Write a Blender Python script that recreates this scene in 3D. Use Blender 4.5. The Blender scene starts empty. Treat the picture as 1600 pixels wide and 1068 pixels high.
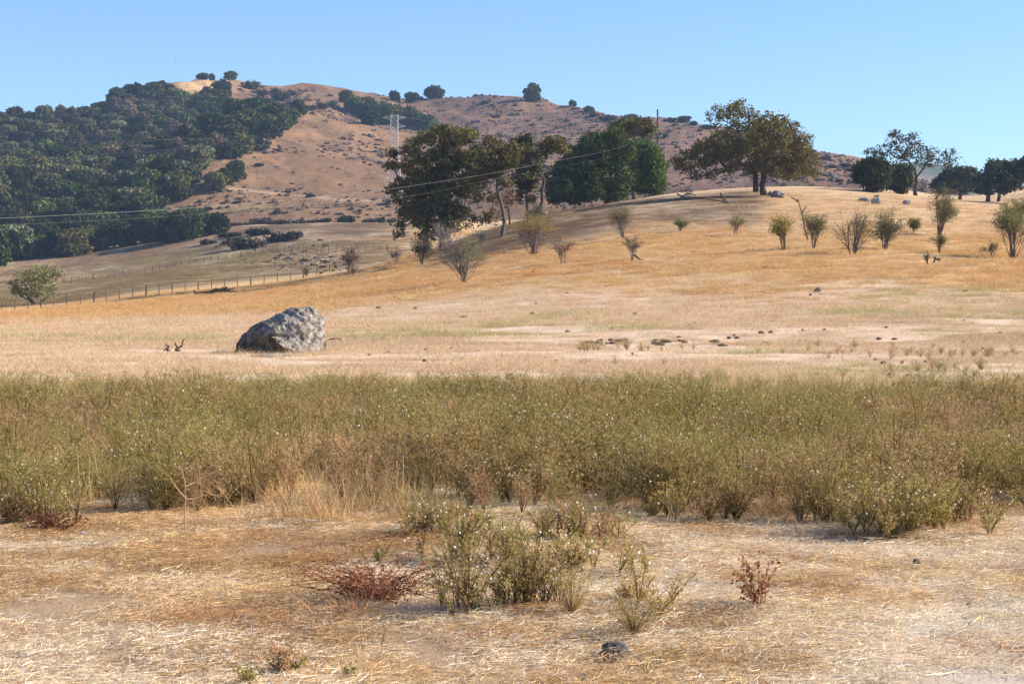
import bpy, math, random
import numpy as np
from math import radians as R
from mathutils import Vector

# ------------------------------------------------------------------ camera, sky, sun, exposure
SC = bpy.context.scene
COL = SC.collection
F, CX, VH, CAMZ = 2667.0, 800.0, 470.0, 1.6          # photo-pixel focal length, centre column, horizon row, eye height
cam_d = bpy.data.cameras.new('camera'); cam = bpy.data.objects.new('camera', cam_d); COL.objects.link(cam)
cam_d.sensor_width = 36; cam_d.lens = 36 * F / 1600
cam_d.shift_y = -(534 - VH) / 1600.0
cam_d.clip_start = 0.1; cam_d.clip_end = 12000
cam.location = (0, 0, CAMZ); cam.rotation_euler = (R(90), 0, 0)
SC.camera = cam
SUN_EL, SUN_AZ = 29.0, 80.0                          # azimuth clockwise from +Y (straight ahead)
W = bpy.data.worlds.new("World"); SC.world = W; W.use_nodes = True
wn = W.node_tree; bg = wn.nodes['Background']
sky = wn.nodes.new('ShaderNodeTexSky'); sky.sky_type = 'NISHITA'; sky.sun_disc = False
sky.sun_elevation = R(SUN_EL); sky.sun_rotation = R(SUN_AZ)
sky.altitude = 900; sky.air_density = 1.0; sky.dust_density = 0.0; sky.ozone_density = 5.0
wn.links.new(sky.outputs[0], bg.inputs[0]); bg.inputs[1].default_value = 0.083
sd = bpy.data.lights.new('sun', 'SUN'); sun = bpy.data.objects.new('sun', sd); COL.objects.link(sun)
sd.energy = 5.0; sd.angle = R(0.5); sd.color = (1.0, 0.88, 0.70)
sdir = Vector((math.sin(R(SUN_AZ)) * math.cos(R(SUN_EL)), math.cos(R(SUN_AZ)) * math.cos(R(SUN_EL)), math.sin(R(SUN_EL))))
sun.rotation_euler = sdir.to_track_quat('Z', 'Y').to_euler(); sun.location = (50, -20, 60)
SC.view_settings.view_transform = 'Standard'; SC.view_settings.look = 'None'
SC.view_settings.exposure = 1.22; SC.view_settings.gamma = 1
SC.render.engine = 'CYCLES'
SC.cycles.max_bounces = 5; SC.cycles.diffuse_bounces = 3; SC.cycles.glossy_bounces = 1
SC.cycles.transmission_bounces = 3; SC.cycles.volume_bounces = 0; SC.cycles.transparent_max_bounces = 4
SC.cycles.caustics_reflective = False; SC.cycles.caustics_refractive = False

# ------------------------------------------------------------------ numeric helpers
rng = np.random.default_rng(11)
def _h(ix, iy, seed):
    n = (ix.astype(np.int64) * 374761393 + iy.astype(np.int64) * 668265263 + seed * 974634777) & 0xffffffff
    n = ((n ^ (n >> 13)) * 1274126177) & 0xffffffff
    return ((n ^ (n >> 16)) & 0xffff) / 65535.0
def vnoise(x, y, seed=0):
    x = np.asarray(x, float); y = np.asarray(y, float)
    ix, iy = np.floor(x), np.floor(y); fx, fy = x - ix, y - iy
    fx = fx * fx * (3 - 2 * fx); fy = fy * fy * (3 - 2 * fy)
    a = _h(ix, iy, seed); b = _h(ix + 1, iy, seed); c = _h(ix, iy + 1, seed); d = _h(ix + 1, iy + 1, seed)
    return (a + (b - a) * fx + (c - a) * fy + (a - b - c + d) * fx * fy) * 2 - 1
def fbm(x, y, seed=0, oct=4):
    s = 0; a = 1.0; t = 0
    for k in range(oct):
        s = s + a * vnoise(np.asarray(x) * 2 ** k, np.asarray(y) * 2 ** k, seed + k); t += a; a *= 0.5
    return s / t

class MB:
    """collects pieces and links them as one mesh object"""
    def __init__(s): s.v = []; s.c = []; s.f = []; s.m = []; s.n = 0
    def add(s, v, f, col=(1, 1, 1), m=0):
        v = np.asarray(v, np.float32).reshape(-1, 3); f = np.asarray(f, np.int32)
        c = np.asarray(col, np.float32)
        if c.ndim == 1: c = np.tile(c, (len(v), 1))
        s.v.append(v); s.c.append(c); s.f.append(f + s.n); s.m.append(np.full(len(f), m, np.int32)); s.n += len(v)
        return s
    def mesh(s, name, mats, smooth=False):
        me = bpy.data.meshes.new(name)
        v = np.concatenate(s.v); c = np.concatenate(s.c)
        me.vertices.add(len(v)); me.vertices.foreach_set('co', v.ravel())
        tot = np.concatenate([np.full(len(f), f.shape[1], np.int32) for f in s.f])
        loops = np.concatenate([f.ravel() for f in s.f])
        me.loops.add(len(loops)); me.loops.foreach_set('vertex_index', loops)
        me.polygons.add(len(tot)); st = np.zeros(len(tot), np.int32); st[1:] = np.cumsum(tot)[:-1]
        me.polygons.foreach_set('loop_start', st)
        me.polygons.foreach_set('material_index', np.concatenate(s.m))
        me.polygons.foreach_set('use_smooth', np.full(len(tot), smooth))
        a = me.color_attributes.new('Col', 'FLOAT_COLOR', 'POINT')
        a.data.foreach_set('color', np.concatenate([c, np.ones((len(c), 1), np.float32)], 1).ravel())
        for m in (mats if isinstance(mats, (list, tuple)) else [mats]): me.materials.append(m)
        me.update(calc_edges=True); me.validate()
        return me
    def build(s, name, mats, parent=None, smooth=False, loc=(0, 0, 0)):
        o = bpy.data.objects.new(name, s.mesh(name, mats, smooth)); COL.objects.link(o)
        o.location = loc
        if parent: o.parent = parent
        return o

def tag(o, label=None, cat=None, group=None, kind=None):
    if label: o['label'] = label
    if cat: o['category'] = cat
    if group: o['group'] = group
    if kind: o['kind'] = kind
    return o
def empty(name, loc, label, cat, group=None):
    o = bpy.data.objects.new(name, None); COL.objects.link(o); o.location = loc; o.empty_display_size = .3
    return tag(o, label, cat, group)

def tube(mb, pts, rad, sides=5, col=(1, 1, 1), m=0):
    P = np.asarray(pts, float); n = len(P); rad = np.broadcast_to(rad, (n,))
    T = np.gradient(P, axis=0); T /= np.linalg.norm(T, axis=1, keepdims=True) + 1e-9
    ref = np.array([0.13, 0.31, 0.94]) if abs(T[0, 2]) < .8 else np.array([.95, .3, .05])
    A = np.cross(T, ref); A /= np.linalg.norm(A, axis=1, keepdims=True) + 1e-9; B = np.cross(T, A)
    th = np.arange(sides) * 2 * math.pi / sides
    V = P[:, None] + rad[:, None, None] * (np.cos(th)[None, :, None] * A[:, None] + np.sin(th)[None, :, None] * B[:, None])
    i = np.arange(n - 1)[:, None]; j = np.arange(sides)[None]; j2 = (j + 1) % sides
    Fq = np.stack([i * sides + j, i * sides + j2, (i + 1) * sides + j2, (i + 1) * sides + j], -1).reshape(-1, 4)
    mb.add(V.reshape(-1, 3), Fq, col, m)
    mb.add(V[-1], [list(range(sides))], col, m)
    mb.add(V[0], [list(range(sides))[::-1]], col, m)

def leafq(mb, C, size, r, col, m=0, aspect=.55, flat=0.0, var=.25):
    """one rhombus leaf or leaf clump per centre"""
    C = np.asarray(C); n = len(C)
    if n == 0: return
    a = r.normal(size=(n, 3)); b = r.normal(size=(n, 3))
    if flat: a[:, 2] *= 1 - flat; b[:, 2] *= 1 - flat
    a /= np.linalg.norm(a, axis=1, keepdims=True); b -= a * (a * b).sum(1, keepdims=True); b /= np.linalg.norm(b, axis=1, keepdims=True)
    s = (size * r.uniform(.6, 1.35, n))[:, None]
    a = a * s; b = b * s * aspect
    V = np.stack([C - a, C - b, C + a, C + b], 1).reshape(-1, 3)
    k = r.uniform(1 - var, 1 + var, (n, 1)); cc = np.asarray(col, float)
    if cc.ndim == 1: cc = np.tile(cc, (n, 1))
    cc = cc * k
    mb.add(V, np.arange(n * 4).reshape(-1, 4), np.repeat(cc, 4, 0), m)

# ------------------------------------------------------------------ terrain height field (world function of x, y)
UK = np.array([0,100,240,360,480,620,727,835,950,1050,1195,1300,1430,1500,1550,1600], float)
YK = np.array([60,90,125,160,200,230,260,300,370,430,484,500,520], float)
VK = np.array([
 [541]*16,
 [517,516,515,512,508,500,494,488,482,478,472,470,468,468,468,468],
 [503,500,493,485,474,457,443,430,419,411,400,397,399,402,404,407],
 [494,488,479,470,457,433,415,394,376,368,360,360,362,364,366,368],
 [487,479,464,454,440,413,381,347,327,319,314,315,321,328,332,337],
 [481,473,455,446,434,409,370,338,319,308,303,303,308,314,319,325],
 [474,466,448,440,430,407,374,344,318,301,291,290,304,315,320,322],
 [464,456,439,433,428,410,386,366,335,309,294,292,308,319,320,320],
 [446,440,423,404,396,390,385,372,345,318,302,298,306,312,306,299],
 [424,417,398,376,368,368,368,360,345,322,305,298,300,311,299,286],
 [395,392,372,352,347,347,348,345,338,322,305,296,300,312,303,295],
 [392,389,372,353,350,350,350,345,338,322,305,296,300,312,307,300],
 [385,382,366,351,348,348,346,342,336,322,306,297,300,313,315,312]], float)
ZK = CAMZ + (VH - VK) / F * YK[:, None]; ZK[0] = 0
HU = np.array([-400,0,100,130,150,200,230,255,280,316,360,400,440,470,500,550,600,640,690,760,800,850,900,950,1000,1050,1100,1150,1200,1270,1340,1400,1460,1530,1600,2000], float)
HV = np.array([170,180,180,180,172,150,138,133,126,121,121,128,128,125,128,138,148,153,152,150,152,156,162,172,179,187,198,208,218,232,249,268,289,311,325,340], float)
HYU = np.array([-400,0,150,316,500,690,850,1000,1200,1400,1600,2000], float)
HYY = np.array([800,820,850,950,1000,1000,960,900,820,740,700,700], float)
# fine blurred grid of the near part
gU = np.arange(-1200, 2801, 20.0); gL = np.linspace(math.log(50), math.log(520), 160)
_t = np.stack([np.interp(gU, UK, ZK[i]) for i in range(len(YK))])
G = np.stack([np.interp(np.exp(gL), YK, _t[:, j]) for j in range(len(gU))], 1)
def blur(A, k, ax):
    ker = np.exp(-0.5 * (np.arange(-2 * k, 2 * k + 1) / k) ** 2); ker /= ker.sum()
    pad = [(0, 0), (0, 0)]; pad[ax] = (2 * k, 2 * k); B = np.pad(A, pad, mode='edge')
    return np.apply_along_axis(lambda v: np.convolve(v, ker, 'valid'), ax, B)
G = blur(blur(G, 2, 1), 1, 0)
def zfield(x, y):
    x = np.asarray(x, float); y = np.maximum(np.asarray(y, float), 1.0)
    u = CX + x / y * F
    uu = np.clip((u - gU[0]) / 20.0, 0, len(gU) - 1.001); ll = np.clip((np.log(y) - gL[0]) / (gL[1] - gL[0]), 0, len(gL) - 1.001)
    i, j = ll.astype(int), uu.astype(int); fi, fj = ll - i, uu - j
    near = (G[i, j] * (1 - fj) + G[i, j + 1] * fj) * (1 - fi) + (G[i + 1, j] * (1 - fj) + G[i + 1, j + 1] * fj) * fi
    near = np.where(y < 60, np.minimum(near, 0.12 * np.clip((y - 50) / 10, 0, 1) + 0 * near), near)
    vc = np.interp(u, HU, HV); yc = np.interp(u, HYU, HYY)
    zc = CAMZ + (VH - vc) / F * yc
    s = np.clip((y - 520) / (yc - 520), 0, 1)
    g = s + 0.05 * np.sin(s * 2 * math.pi) * 1.0 + 0.03 * np.sin(s * 5 * math.pi) * (1 - s)
    # spur that runs down between the wood and the bare slope
    su = np.interp(s, [0, .15, .45, .8, 1], [215, 300, 400, 520, 560])
    spur = 7.0 * np.exp(-((u - su) / 95.0) ** 2) * np.sin(np.clip(s, 0, 1) * math.pi)
    gul = -6.0 * np.exp(-((u - su + 170) / 90.0) ** 2) * np.sin(np.clip(s, 0, 1) * math.pi)
    hill = near + (zc - near) * g + spur + gul
    hill = hill + np.where(y > yc, -0.0004 * (y - yc) ** 2, 0)
    z = np.where(y > 520, hill, near)
    # relief
    amp = np.interp(y, [0, 20, 60, 150, 300, 400, 480, 560, 800, 1500], [.02, .04, .08, .22, .35, .8, .7, 2.0, 2.9, 3.0])
    sc = np.interp(y, [0, 60, 200, 520, 2000], [1, 1, 1, 1, 1])
    z = z + amp * (0.55 * fbm(x / 34, y / 34, 3, 3) + 0.45 * fbm(x / 9.0, y / 9.0, 7, 3)) * np.clip(y / 40, .4, 1)
    z = z + np.interp(y, [0, 520, 600, 2000], [0, 0, 1, 1]) * 3.0 * (fbm(x / 70, y / 70, 21, 2))
    return z
def zat(x, y): return float(zfield(np.array([x]), np.array([y]))[0])
_YS = np.concatenate([np.arange(4, 60, .1), np.arange(60, 520, .4), np.arange(520, 1050, 1.0)])
def hit(u, v, tol=0.0):
    """world point where the sight line through photo pixel (u, v) first meets the terrain"""
    t = (u - CX) / F
    z = zfield(t * _YS, _YS); r = CAMZ + (VH - v) / F * _YS
    k = np.nonzero(z >= r - tol)[0]
    i = k[0] if len(k) else int(np.argmax(z - r))
    y = _YS[i]; return Vector((t * y, y, float(z[i])))
def at(u, Y, dz=0): x = (u - CX) / F * Y; return Vector((x, Y, zat(x, Y) + dz))

# ------------------------------------------------------------------ materials
def newmat(name):
    m = bpy.data.materials.new(name); m.use_nodes = True; nt = m.node_tree
    b = nt.nodes['Principled BSDF']; b.inputs['Specular IOR Level'].default_value = .15
    return m, nt, b
def N(nt, t, **kw):
    n = nt.nodes.new(t)
    for k, v in kw.items():
        if k in n.inputs: n.inputs[k].default_value = v
        else: setattr(n, k, v)
    return n
def mixc(nt, fac, a, b, blend='MIX'):
    n = nt.nodes.new('ShaderNodeMix'); n.data_type = 'RGBA'; n.blend_type = blend
    for sock, v in ((n.inputs[0], fac), (n.inputs[6], a), (n.inputs[7], b)):
        if hasattr(v, 'is_linked'): nt.links.new(v, sock)
        elif isinstance(v, (int, float)): sock.default_value = v
        else: sock.default_value = (*v, 1)
    return n.outputs[2]
def noise(nt, scale, detail=4, rough=.55, vec=None, stretch=None):
    tc = nt.nodes.new('ShaderNodeTexCoord'); src = tc.outputs['Object'] if vec is None else vec
    if stretch:
        mp = nt.nodes.new('ShaderNodeMapping'); mp.inputs['Scale'].default_value = stretch; nt.links.new(src, mp.inputs[0]); src = mp.outputs[0]
    n = N(nt, 'ShaderNodeTexNoise', Scale=scale, Detail=detail, Roughness=rough); nt.links.new(src, n.inputs['Vector'])
    return n.outputs['Fac']
def ramp(nt, fac, a, b, c0=0, c1=1):
    n = nt.nodes.new('ShaderNodeMapRange'); n.inputs[1].default_value = a; n.inputs[2].default_value = b
    n.inputs[3].default_value = c0; n.inputs[4].default_value = c1; nt.links.new(fac, n.inputs[0]); return n.outputs[0]
def vcol(nt):
    a = nt.nodes.new('ShaderNodeAttribute'); a.attribute_name = 'Col'; return a.outputs['Color']
def foliage(name, trans=.25, rand=.25, rough=.8):
    """leaf material: attribute colour, per-object variation, some light through the leaf"""
    m, nt, b = newmat(name)
    c = vcol(nt)
    oi = nt.nodes.new('ShaderNodeObjectInfo')
    hs = nt.nodes.new('ShaderNodeHueSaturation'); nt.links.new(c, hs.inputs['Color'])
    nt.links.new(ramp(nt, oi.outputs['Random'], 0, 1, 1 - rand, 1 + rand), hs.inputs['Value'])
    m2 = nt.nodes.new('ShaderNodeMath'); m2.operation = 'FRACT'; m3 = nt.nodes.new('ShaderNodeMath'); m3.operation = 'MULTIPLY'; m3.inputs[1].default_value = 7.31
    nt.links.new(oi.outputs['Random'], m3.inputs[0]); nt.links.new(m3.outputs[0], m2.inputs[0])
    nt.links.new(ramp(nt, m2.outputs[0], 0, 1, .5 - rand * .07, .5 + rand * .07), hs.inputs['Hue'])
    nt.links.new(hs.outputs[0], b.inputs['Base Color']); b.inputs['Roughness'].default_value = rough
    tr = nt.nodes.new('ShaderNodeBsdfTranslucent'); nt.links.new(hs.outputs[0], tr.inputs[0])
    mx = nt.nodes.new('ShaderNodeMixShader'); mx.inputs[0].default_value = trans
    nt.links.new(b.outputs[0], mx.inputs[1]); nt.links.new(tr.outputs[0], mx.inputs[2])
    nt.links.new(mx.outputs[0], nt.nodes['Material Output'].inputs[0])
    return m
def solid(name, rough=.9, nscale=3.0, lo=.7, hi=1.25, bump=.0, bscale=8.0, dist=.05):
    m, nt, b = newmat(name)
    f = noise(nt, nscale, 6, .65)
    g = nt.nodes.new('ShaderNodeCombineColor'); k = ramp(nt, f, .25, .75, lo, hi)
    for i in range(3): nt.links.new(k, g.inputs[i])
    nt.links.new(mixc(nt, 1.0, vcol(nt), g.outputs[0], 'MULTIPLY'), b.inputs['Base Color'])
    b.inputs['Roughness'].default_value = rough
    if bump:
        bp = N(nt, 'ShaderNodeBump', Strength=bump, Distance=dist); nt.links.new(noise(nt, bscale, 8, .7), bp.inputs['Height'])
        nt.links.new(bp.outputs[0], b.inputs['Normal'])
    return m
M = dict(leaf=foliage('oak_foliage', .2, .28), wood_leaf=foliage('woodland_foliage', .15, .5), bush_leaf=foliage('bush_foliage', .3, .1),
         straw=foliage('dry_straw', .25, .12, .6), weed=foliage('weed_stems', .5, .14),
         bark=solid('bark', .95, 2.5, .6, 1.3, .6, 6, .05), twig=solid('twig', .95, 4, .7, 1.2),
         post=solid('weathered_post', .95, 8, .6, 1.2), steel=solid('galvanised_steel', .5, 1.0, .85, 1.1), wire=solid('wire', .5, 1, .95, 1.05))

def ground_mat():
    m, nt, b = newmat('dry_meadow'); c = vcol(nt)
    tc = nt.nodes.new('ShaderNodeTexCoord'); o = tc.outputs['Object']
    n1 = noise(nt, .9, 8, .72, o, (1, .45, 1)); n2 = noise(nt, .07, 5, .6, o, (1, .6, 1)); n3 = noise(nt, 6.0, 8, .8, o)
    g = nt.nodes.new('ShaderNodeCombineColor'); k = ramp(nt, n1, .3, .7, .74, 1.22)
    for i in range(3): nt.links.new(k, g.inputs[i])
    c = mixc(nt, 1, c, g.outputs[0], 'MULTIPLY')
    c = mixc(nt, ramp(nt, n2, .45, .68, 0, .5), c, (.62, .50, .37))
    c = mixc(nt, ramp(nt, n3, .52, .75, 0, .45), c, (.20, .13, .075))
    nt.links.new(c, b.inputs['Base Color']); b.inputs['Roughness'].default_value = .95
    bp = N(nt, 'ShaderNodeBump', Strength=.7, Distance=.12); nt.links.new(n3, bp.inputs['Height']); nt.links.new(bp.outputs[0], b.inputs['Normal'])
    return m
def hill_mat():
    m, nt, b = newmat('dry_hillside'); c = vcol(nt)
    tc = nt.nodes.new('ShaderNodeTexCoord'); o = tc.outputs['Object']
    n1 = noise(nt, .06, 8, .7, o, (1, .5, 1.6)); n2 = noise(nt, .012, 5, .6, o); n3 = noise(nt, .28, 8, .75, o, (1, .6, 1.8))
    g = nt.nodes.new('ShaderNodeCombineColor'); k = ramp(nt, n1, .32, .68, .55, 1.35)
    for i in range(3): nt.links.new(k, g.inputs[i])
    c = mixc(nt, 1, c, g.outputs[0], 'MULTIPLY')
    c = mixc(nt, ramp(nt, n2, .42, .62, 0, .4), c, (.29, .175, .10))
    c = mixc(nt, ramp(nt, n3, .53, .66, 0, .85), c, (.095, .068, .048))
    nt.links.new(c, b.inputs['Base Color']); b.inputs['Roughness'].default_value = .95
    bp = N(nt, 'ShaderNodeBump', Strength=.9, Distance=1.6); nt.links.new(n3, bp.inputs['Height']); nt.links.new(bp.outputs[0], b.inputs['Normal'])
    return m
M['ground'] = ground_mat(); M['hill'] = hill_mat()

# ------------------------------------------------------------------ terrain meshes
def grid_sheet(name, U, Y, colfn, mat, **kw):
    UU, YY = np.meshgrid(U, Y); X = (UU - CX) / F * YY; Z = zfield(X, YY)
    n, mcol = len(Y), len(U)
    V = np.stack([X, YY, Z], -1).reshape(-1, 3)
    i = np.arange(n - 1)[:, None]; j = np.arange(mcol - 1)[None]
    Fq = np.stack([i * mcol + j, i * mcol + j + 1, (i + 1) * mcol + j + 1, (i + 1) * mcol + j], -1).reshape(-1, 4)
    row = VH - (Z - CAMZ) / YY * F
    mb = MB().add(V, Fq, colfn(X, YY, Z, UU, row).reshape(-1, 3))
    return tag(mb.build(name, mat, smooth=True), **kw)
def lerp(a, b, t): t = np.clip(t, 0, 1)[..., None]; return np.asarray(a) * (1 - t) + np.asarray(b) * t
def ss(x, a, b): t = np.clip((x - a) / (b - a), 0, 1); return t * t * (3 - 2 * t)
PALE, GOLD, ORANGE, GREEN, TAN = (.66, .50, .38), (.56, .365, .165), (.54, .32, .13), (.34, .31, .13), (.46, .32, .18)
def meadow_col(X, Y, Z, U, V):
    nz = fbm(X / 14, Y / 22, 40, 4); nb = fbm(X / 40, Y / 18, 50, 3)
    c = np.broadcast_to(np.array(PALE), X.shape + (3,)).copy()
    g = ss(Y + 26 * nz - 18 * ss(U, 500, 200), 92, 122)
    c = lerp(c, lerp(np.broadcast_to(np.array((.40, .28, .18)), X.shape + (3,)), (.60, .53, .46), ss(X + 1.2 * fbm(X / 1.5, Y / 1.5, 55, 3), .6, 2.2) * (1 - ss(Y, 9, 12))), (1 - ss(Y, 9, 26)) * .9 + ss(Y, 20, 30) * (1 - ss(Y, 70, 85)) * ss(fbm(X / 3, Y / 4, 46, 4), .0, .3) * .45)
    c = lerp(c, GOLD, g); c = lerp(c, ORANGE, g * ss(nb + .25 * ss(Y, 110, 140), .0, .5))
    c = lerp(c, (.50, .335, .19), ss(Y + 24 * nz, 145, 185) * ss(U, 760, 1000))
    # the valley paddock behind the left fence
    duff = ss(Y + 9 * nz, 162, 174) * (1 - ss(Y + 9 * nz, 236, 250)) * ss(U + 30 * nz, 640, 700) * (1 - ss(U + 30 * nz, 1165, 1210)) * ss(nz + nb, -.9, -.3)  # tree row's shade painted into the ground colour, together with leaf litter
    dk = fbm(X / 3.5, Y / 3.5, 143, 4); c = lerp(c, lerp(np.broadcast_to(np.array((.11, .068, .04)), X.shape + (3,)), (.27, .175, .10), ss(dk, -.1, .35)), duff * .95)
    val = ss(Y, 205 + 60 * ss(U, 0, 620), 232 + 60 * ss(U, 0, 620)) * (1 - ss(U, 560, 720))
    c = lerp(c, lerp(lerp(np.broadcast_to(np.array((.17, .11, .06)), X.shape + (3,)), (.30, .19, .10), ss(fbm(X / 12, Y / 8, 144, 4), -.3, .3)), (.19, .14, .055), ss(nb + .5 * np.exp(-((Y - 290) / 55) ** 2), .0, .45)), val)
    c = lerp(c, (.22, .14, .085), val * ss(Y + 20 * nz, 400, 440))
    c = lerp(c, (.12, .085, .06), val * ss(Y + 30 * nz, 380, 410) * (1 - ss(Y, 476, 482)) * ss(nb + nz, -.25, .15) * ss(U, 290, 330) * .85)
    c = lerp(c, (.30, .20, .14), ss(Y, 380, 420) * ss(U, 1440, 1500))
    return c
def hill_col(X, Y, Z, U, V):
    nz = fbm(X / 60, Y / 60, 60, 4); nb = fbm(X / 18, Y / 18, 66, 3)
    c = np.broadcast_to(np.array((.185, .108, .082)), X.shape + (3,)).copy()          # pinkish dry slope
    c = lerp(c, (.25, .148, .085), (1 - ss(U + 60 * nz, 560, 720)) * (1 - ss(V, 120, 150) * (1 - ss(V, 150, 190)) * .6))
    c = lerp(c, (.145, .095, .07), ss(nb + .35 * nz, .12, .4) * .75)
    bald = np.exp(-((U - 312) / 40) ** 2 - ((V - 135) / 13) ** 2); c = lerp(c, (.55, .38, .2), bald * 1.2)
    # graded track across the lower slope
    tv = np.interp(U, [340, 360, 480, 560, 640, 700], [294, 295, 307, 314, 316, 317]); w = 1.6
    tr = np.exp(-((V - tv) / w) ** 2) * ss(U, 345, 365) * (1 - ss(U, 640, 680)); c = lerp(c, (.62, .46, .32), tr)
    tv2 = np.interp(U, [505, 535], [304, 316]); c = lerp(c, (.55, .38, .25), np.exp(-((V - tv2) / 1.5) ** 2) * ((U > 505) & (U < 535)) * .7)
    c = lerp(c, (.34, .29, .13), np.exp(-((U - 400) / 60) ** 2 - ((V - 325) / 7) ** 2) * .7)
    c = lerp(c, (.34, .20, .13), ss(-U, -330, -200) * .6)
    return c
Un = np.concatenate([np.arange(-1200, -60, 60), np.arange(-60, 1660, 5.0), np.arange(1660, 2801, 60)])
Ynear = np.concatenate([np.linspace(2, 60, 420)[:-1], np.linspace(60, 300, 260)[:-1], np.linspace(300, 520, 150)])
Yfar = np.concatenate([np.linspace(520, 1010, 260)[:-1], np.linspace(1010, 1700, 30)])
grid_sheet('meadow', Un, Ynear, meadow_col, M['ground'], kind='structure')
Uh = np.concatenate([np.arange(-1200, -60, 60), np.arange(-60, 1660, 4.0), np.arange(1660, 2801, 60)])
grid_sheet('hill', Uh, Yfar, hill_col, M['hill'], kind='structure')
# the land around and behind the viewer, out to the horizon
def outer_ground():
    mb = MB(); S = 6000
    mb.add([(-S, -S, -.7), (S, -S, -.7), (S, 2.2, -.7), (-S, 2.2, -.7)], [(0, 1, 2, 3)], PALE)
    mb.add([(-S, 2.2, -.7), (S, 2.2, -.7), (S, 9000, -2.), (-S, 9000, -2.)], [(0, 1, 2, 3)], TAN)
    tag(mb.build('ground', M['ground']), kind='structure')
outer_ground()
def far_hills():
    U = np.arange(-200, 2400, 8.0); Y = np.linspace(1560, 2700, 60)
    UU, YY = np.meshgrid(U, Y); X = (UU - CX) / F * YY
    vc = np.interp(UU, [-200, 1200, 1320, 1345, 1400, 1435, 1485, 1492, 1515, 1530, 1560, 1600, 1700, 2400], [330, 300, 256, 246, 245, 246, 255, 260, 261, 267, 277, 285, 290, 330])
    zc = CAMZ + (VH - vc) / F * 2100
    Z = zc * np.exp(-((YY - 2100) / 330) ** 2) + 12 * fbm(X / 150, YY / 150, 77, 4) * np.exp(-((YY - 2100) / 400) ** 2) - 6
    n, mcol = Z.shape; i = np.arange(n - 1)[:, None]; j = np.arange(mcol - 1)[None]
    Fq = np.stack([i * mcol + j, i * mcol + j + 1, (i + 1) * mcol + j + 1, (i + 1) * mcol + j], -1).reshape(-1, 4)
    k = ss(fbm(X / 90, YY / 90, 80, 4), -.25, .1)
    c = lerp(np.broadcast_to(np.array((.26, .19, .13)), X.shape + (3,)), (.05, .065, .04), k)
    m, nt, b = newmat('far_hillside')
    f = noise(nt, .03, 8, .75); cc = mixc(nt, ramp(nt, f, .4, .6, 0, .8), vcol(nt), (.04, .055, .03))
    nt.links.new(cc, b.inputs['Base Color']); b.inputs['Roughness'].default_value = 1
    tag(MB().add(np.stack([X, YY, Z], -1).reshape(-1, 3), Fq, c.reshape(-1, 3)).build('far_hills', m, smooth=True), kind='structure')
far_hills()

# ------------------------------------------------------------------ haze
def haze():
    x, y0, y1, z0, z1 = 1700, -60, 2750, -8, 205
    v = [(-x, y0, z0), (x, y0, z0), (x, y1, z0), (-x, y1, z0), (-x, y0, z1), (x, y0, z1), (x, y1, z1), (-x, y1, z1)]
    m = bpy.data.materials.new('haze_air'); m.use_nodes = True; nt = m.node_tree; nt.nodes.clear()
    out = nt.nodes.new('ShaderNodeOutputMaterial'); pv = nt.nodes.new('ShaderNodeVolumePrincipled')
    pv.inputs['Color'].default_value = (.42, .62, 1.0, 1); pv.inputs['Density'].default_value = HAZE; pv.inputs['Anisotropy'].default_value = 0.0
    nt.links.new(pv.outputs[0], out.inputs['Volume'])
    mb = MB().add(v, [(3, 2, 1, 0), (4, 5, 6, 7), (0, 1, 5, 4), (1, 2, 6, 5), (2, 3, 7, 6), (3, 0, 4, 7)])
    tag(mb.build('haze', m), 'thin blue haze over the hills', kind='stuff')
HAZE = 0.00013
haze()
# ------------------------------------------------------------------ trees
def crown_leaves(mb, lobes, r, nsub, nleaf, size, col, spread=.45, droop=0.0, var=.3, shell=.5):
    """lobes: rows (x, y, z, rx, ry, rz); leaf clumps scattered over each, leaves round each clump"""
    for L in lobes:
        c = np.array(L[:3]); e = np.array(L[3:6]); n = max(3, int(nsub * (e.prod() ** (2 / 3.)) / 3.0)) if nsub else 6
        d = r.normal(size=(n, 3)); d /= np.linalg.norm(d, axis=1, keepdims=True)
        rad = r.uniform(shell, 1.0, (n, 1)) ** .7; cl = c + d * e * rad
        cl[:, 2] -= droop * (np.abs(d[:, 0]) + np.abs(d[:, 1])) * .5 * e[2] * r.random(n)
        s = spread * r.uniform(.6, 1.3, n)
        off = r.normal(size=(n, nleaf, 3)) * s[:, None, None] * np.array([.6, .6, .42])
        C = (cl[:, None] + off).reshape(-1, 3)
        tone = np.repeat(r.uniform(1 - var, 1 + var, n), nleaf)[:, None] * np.asarray(col)
        leafq(mb, C, size, r, tone, var=.22)
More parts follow.
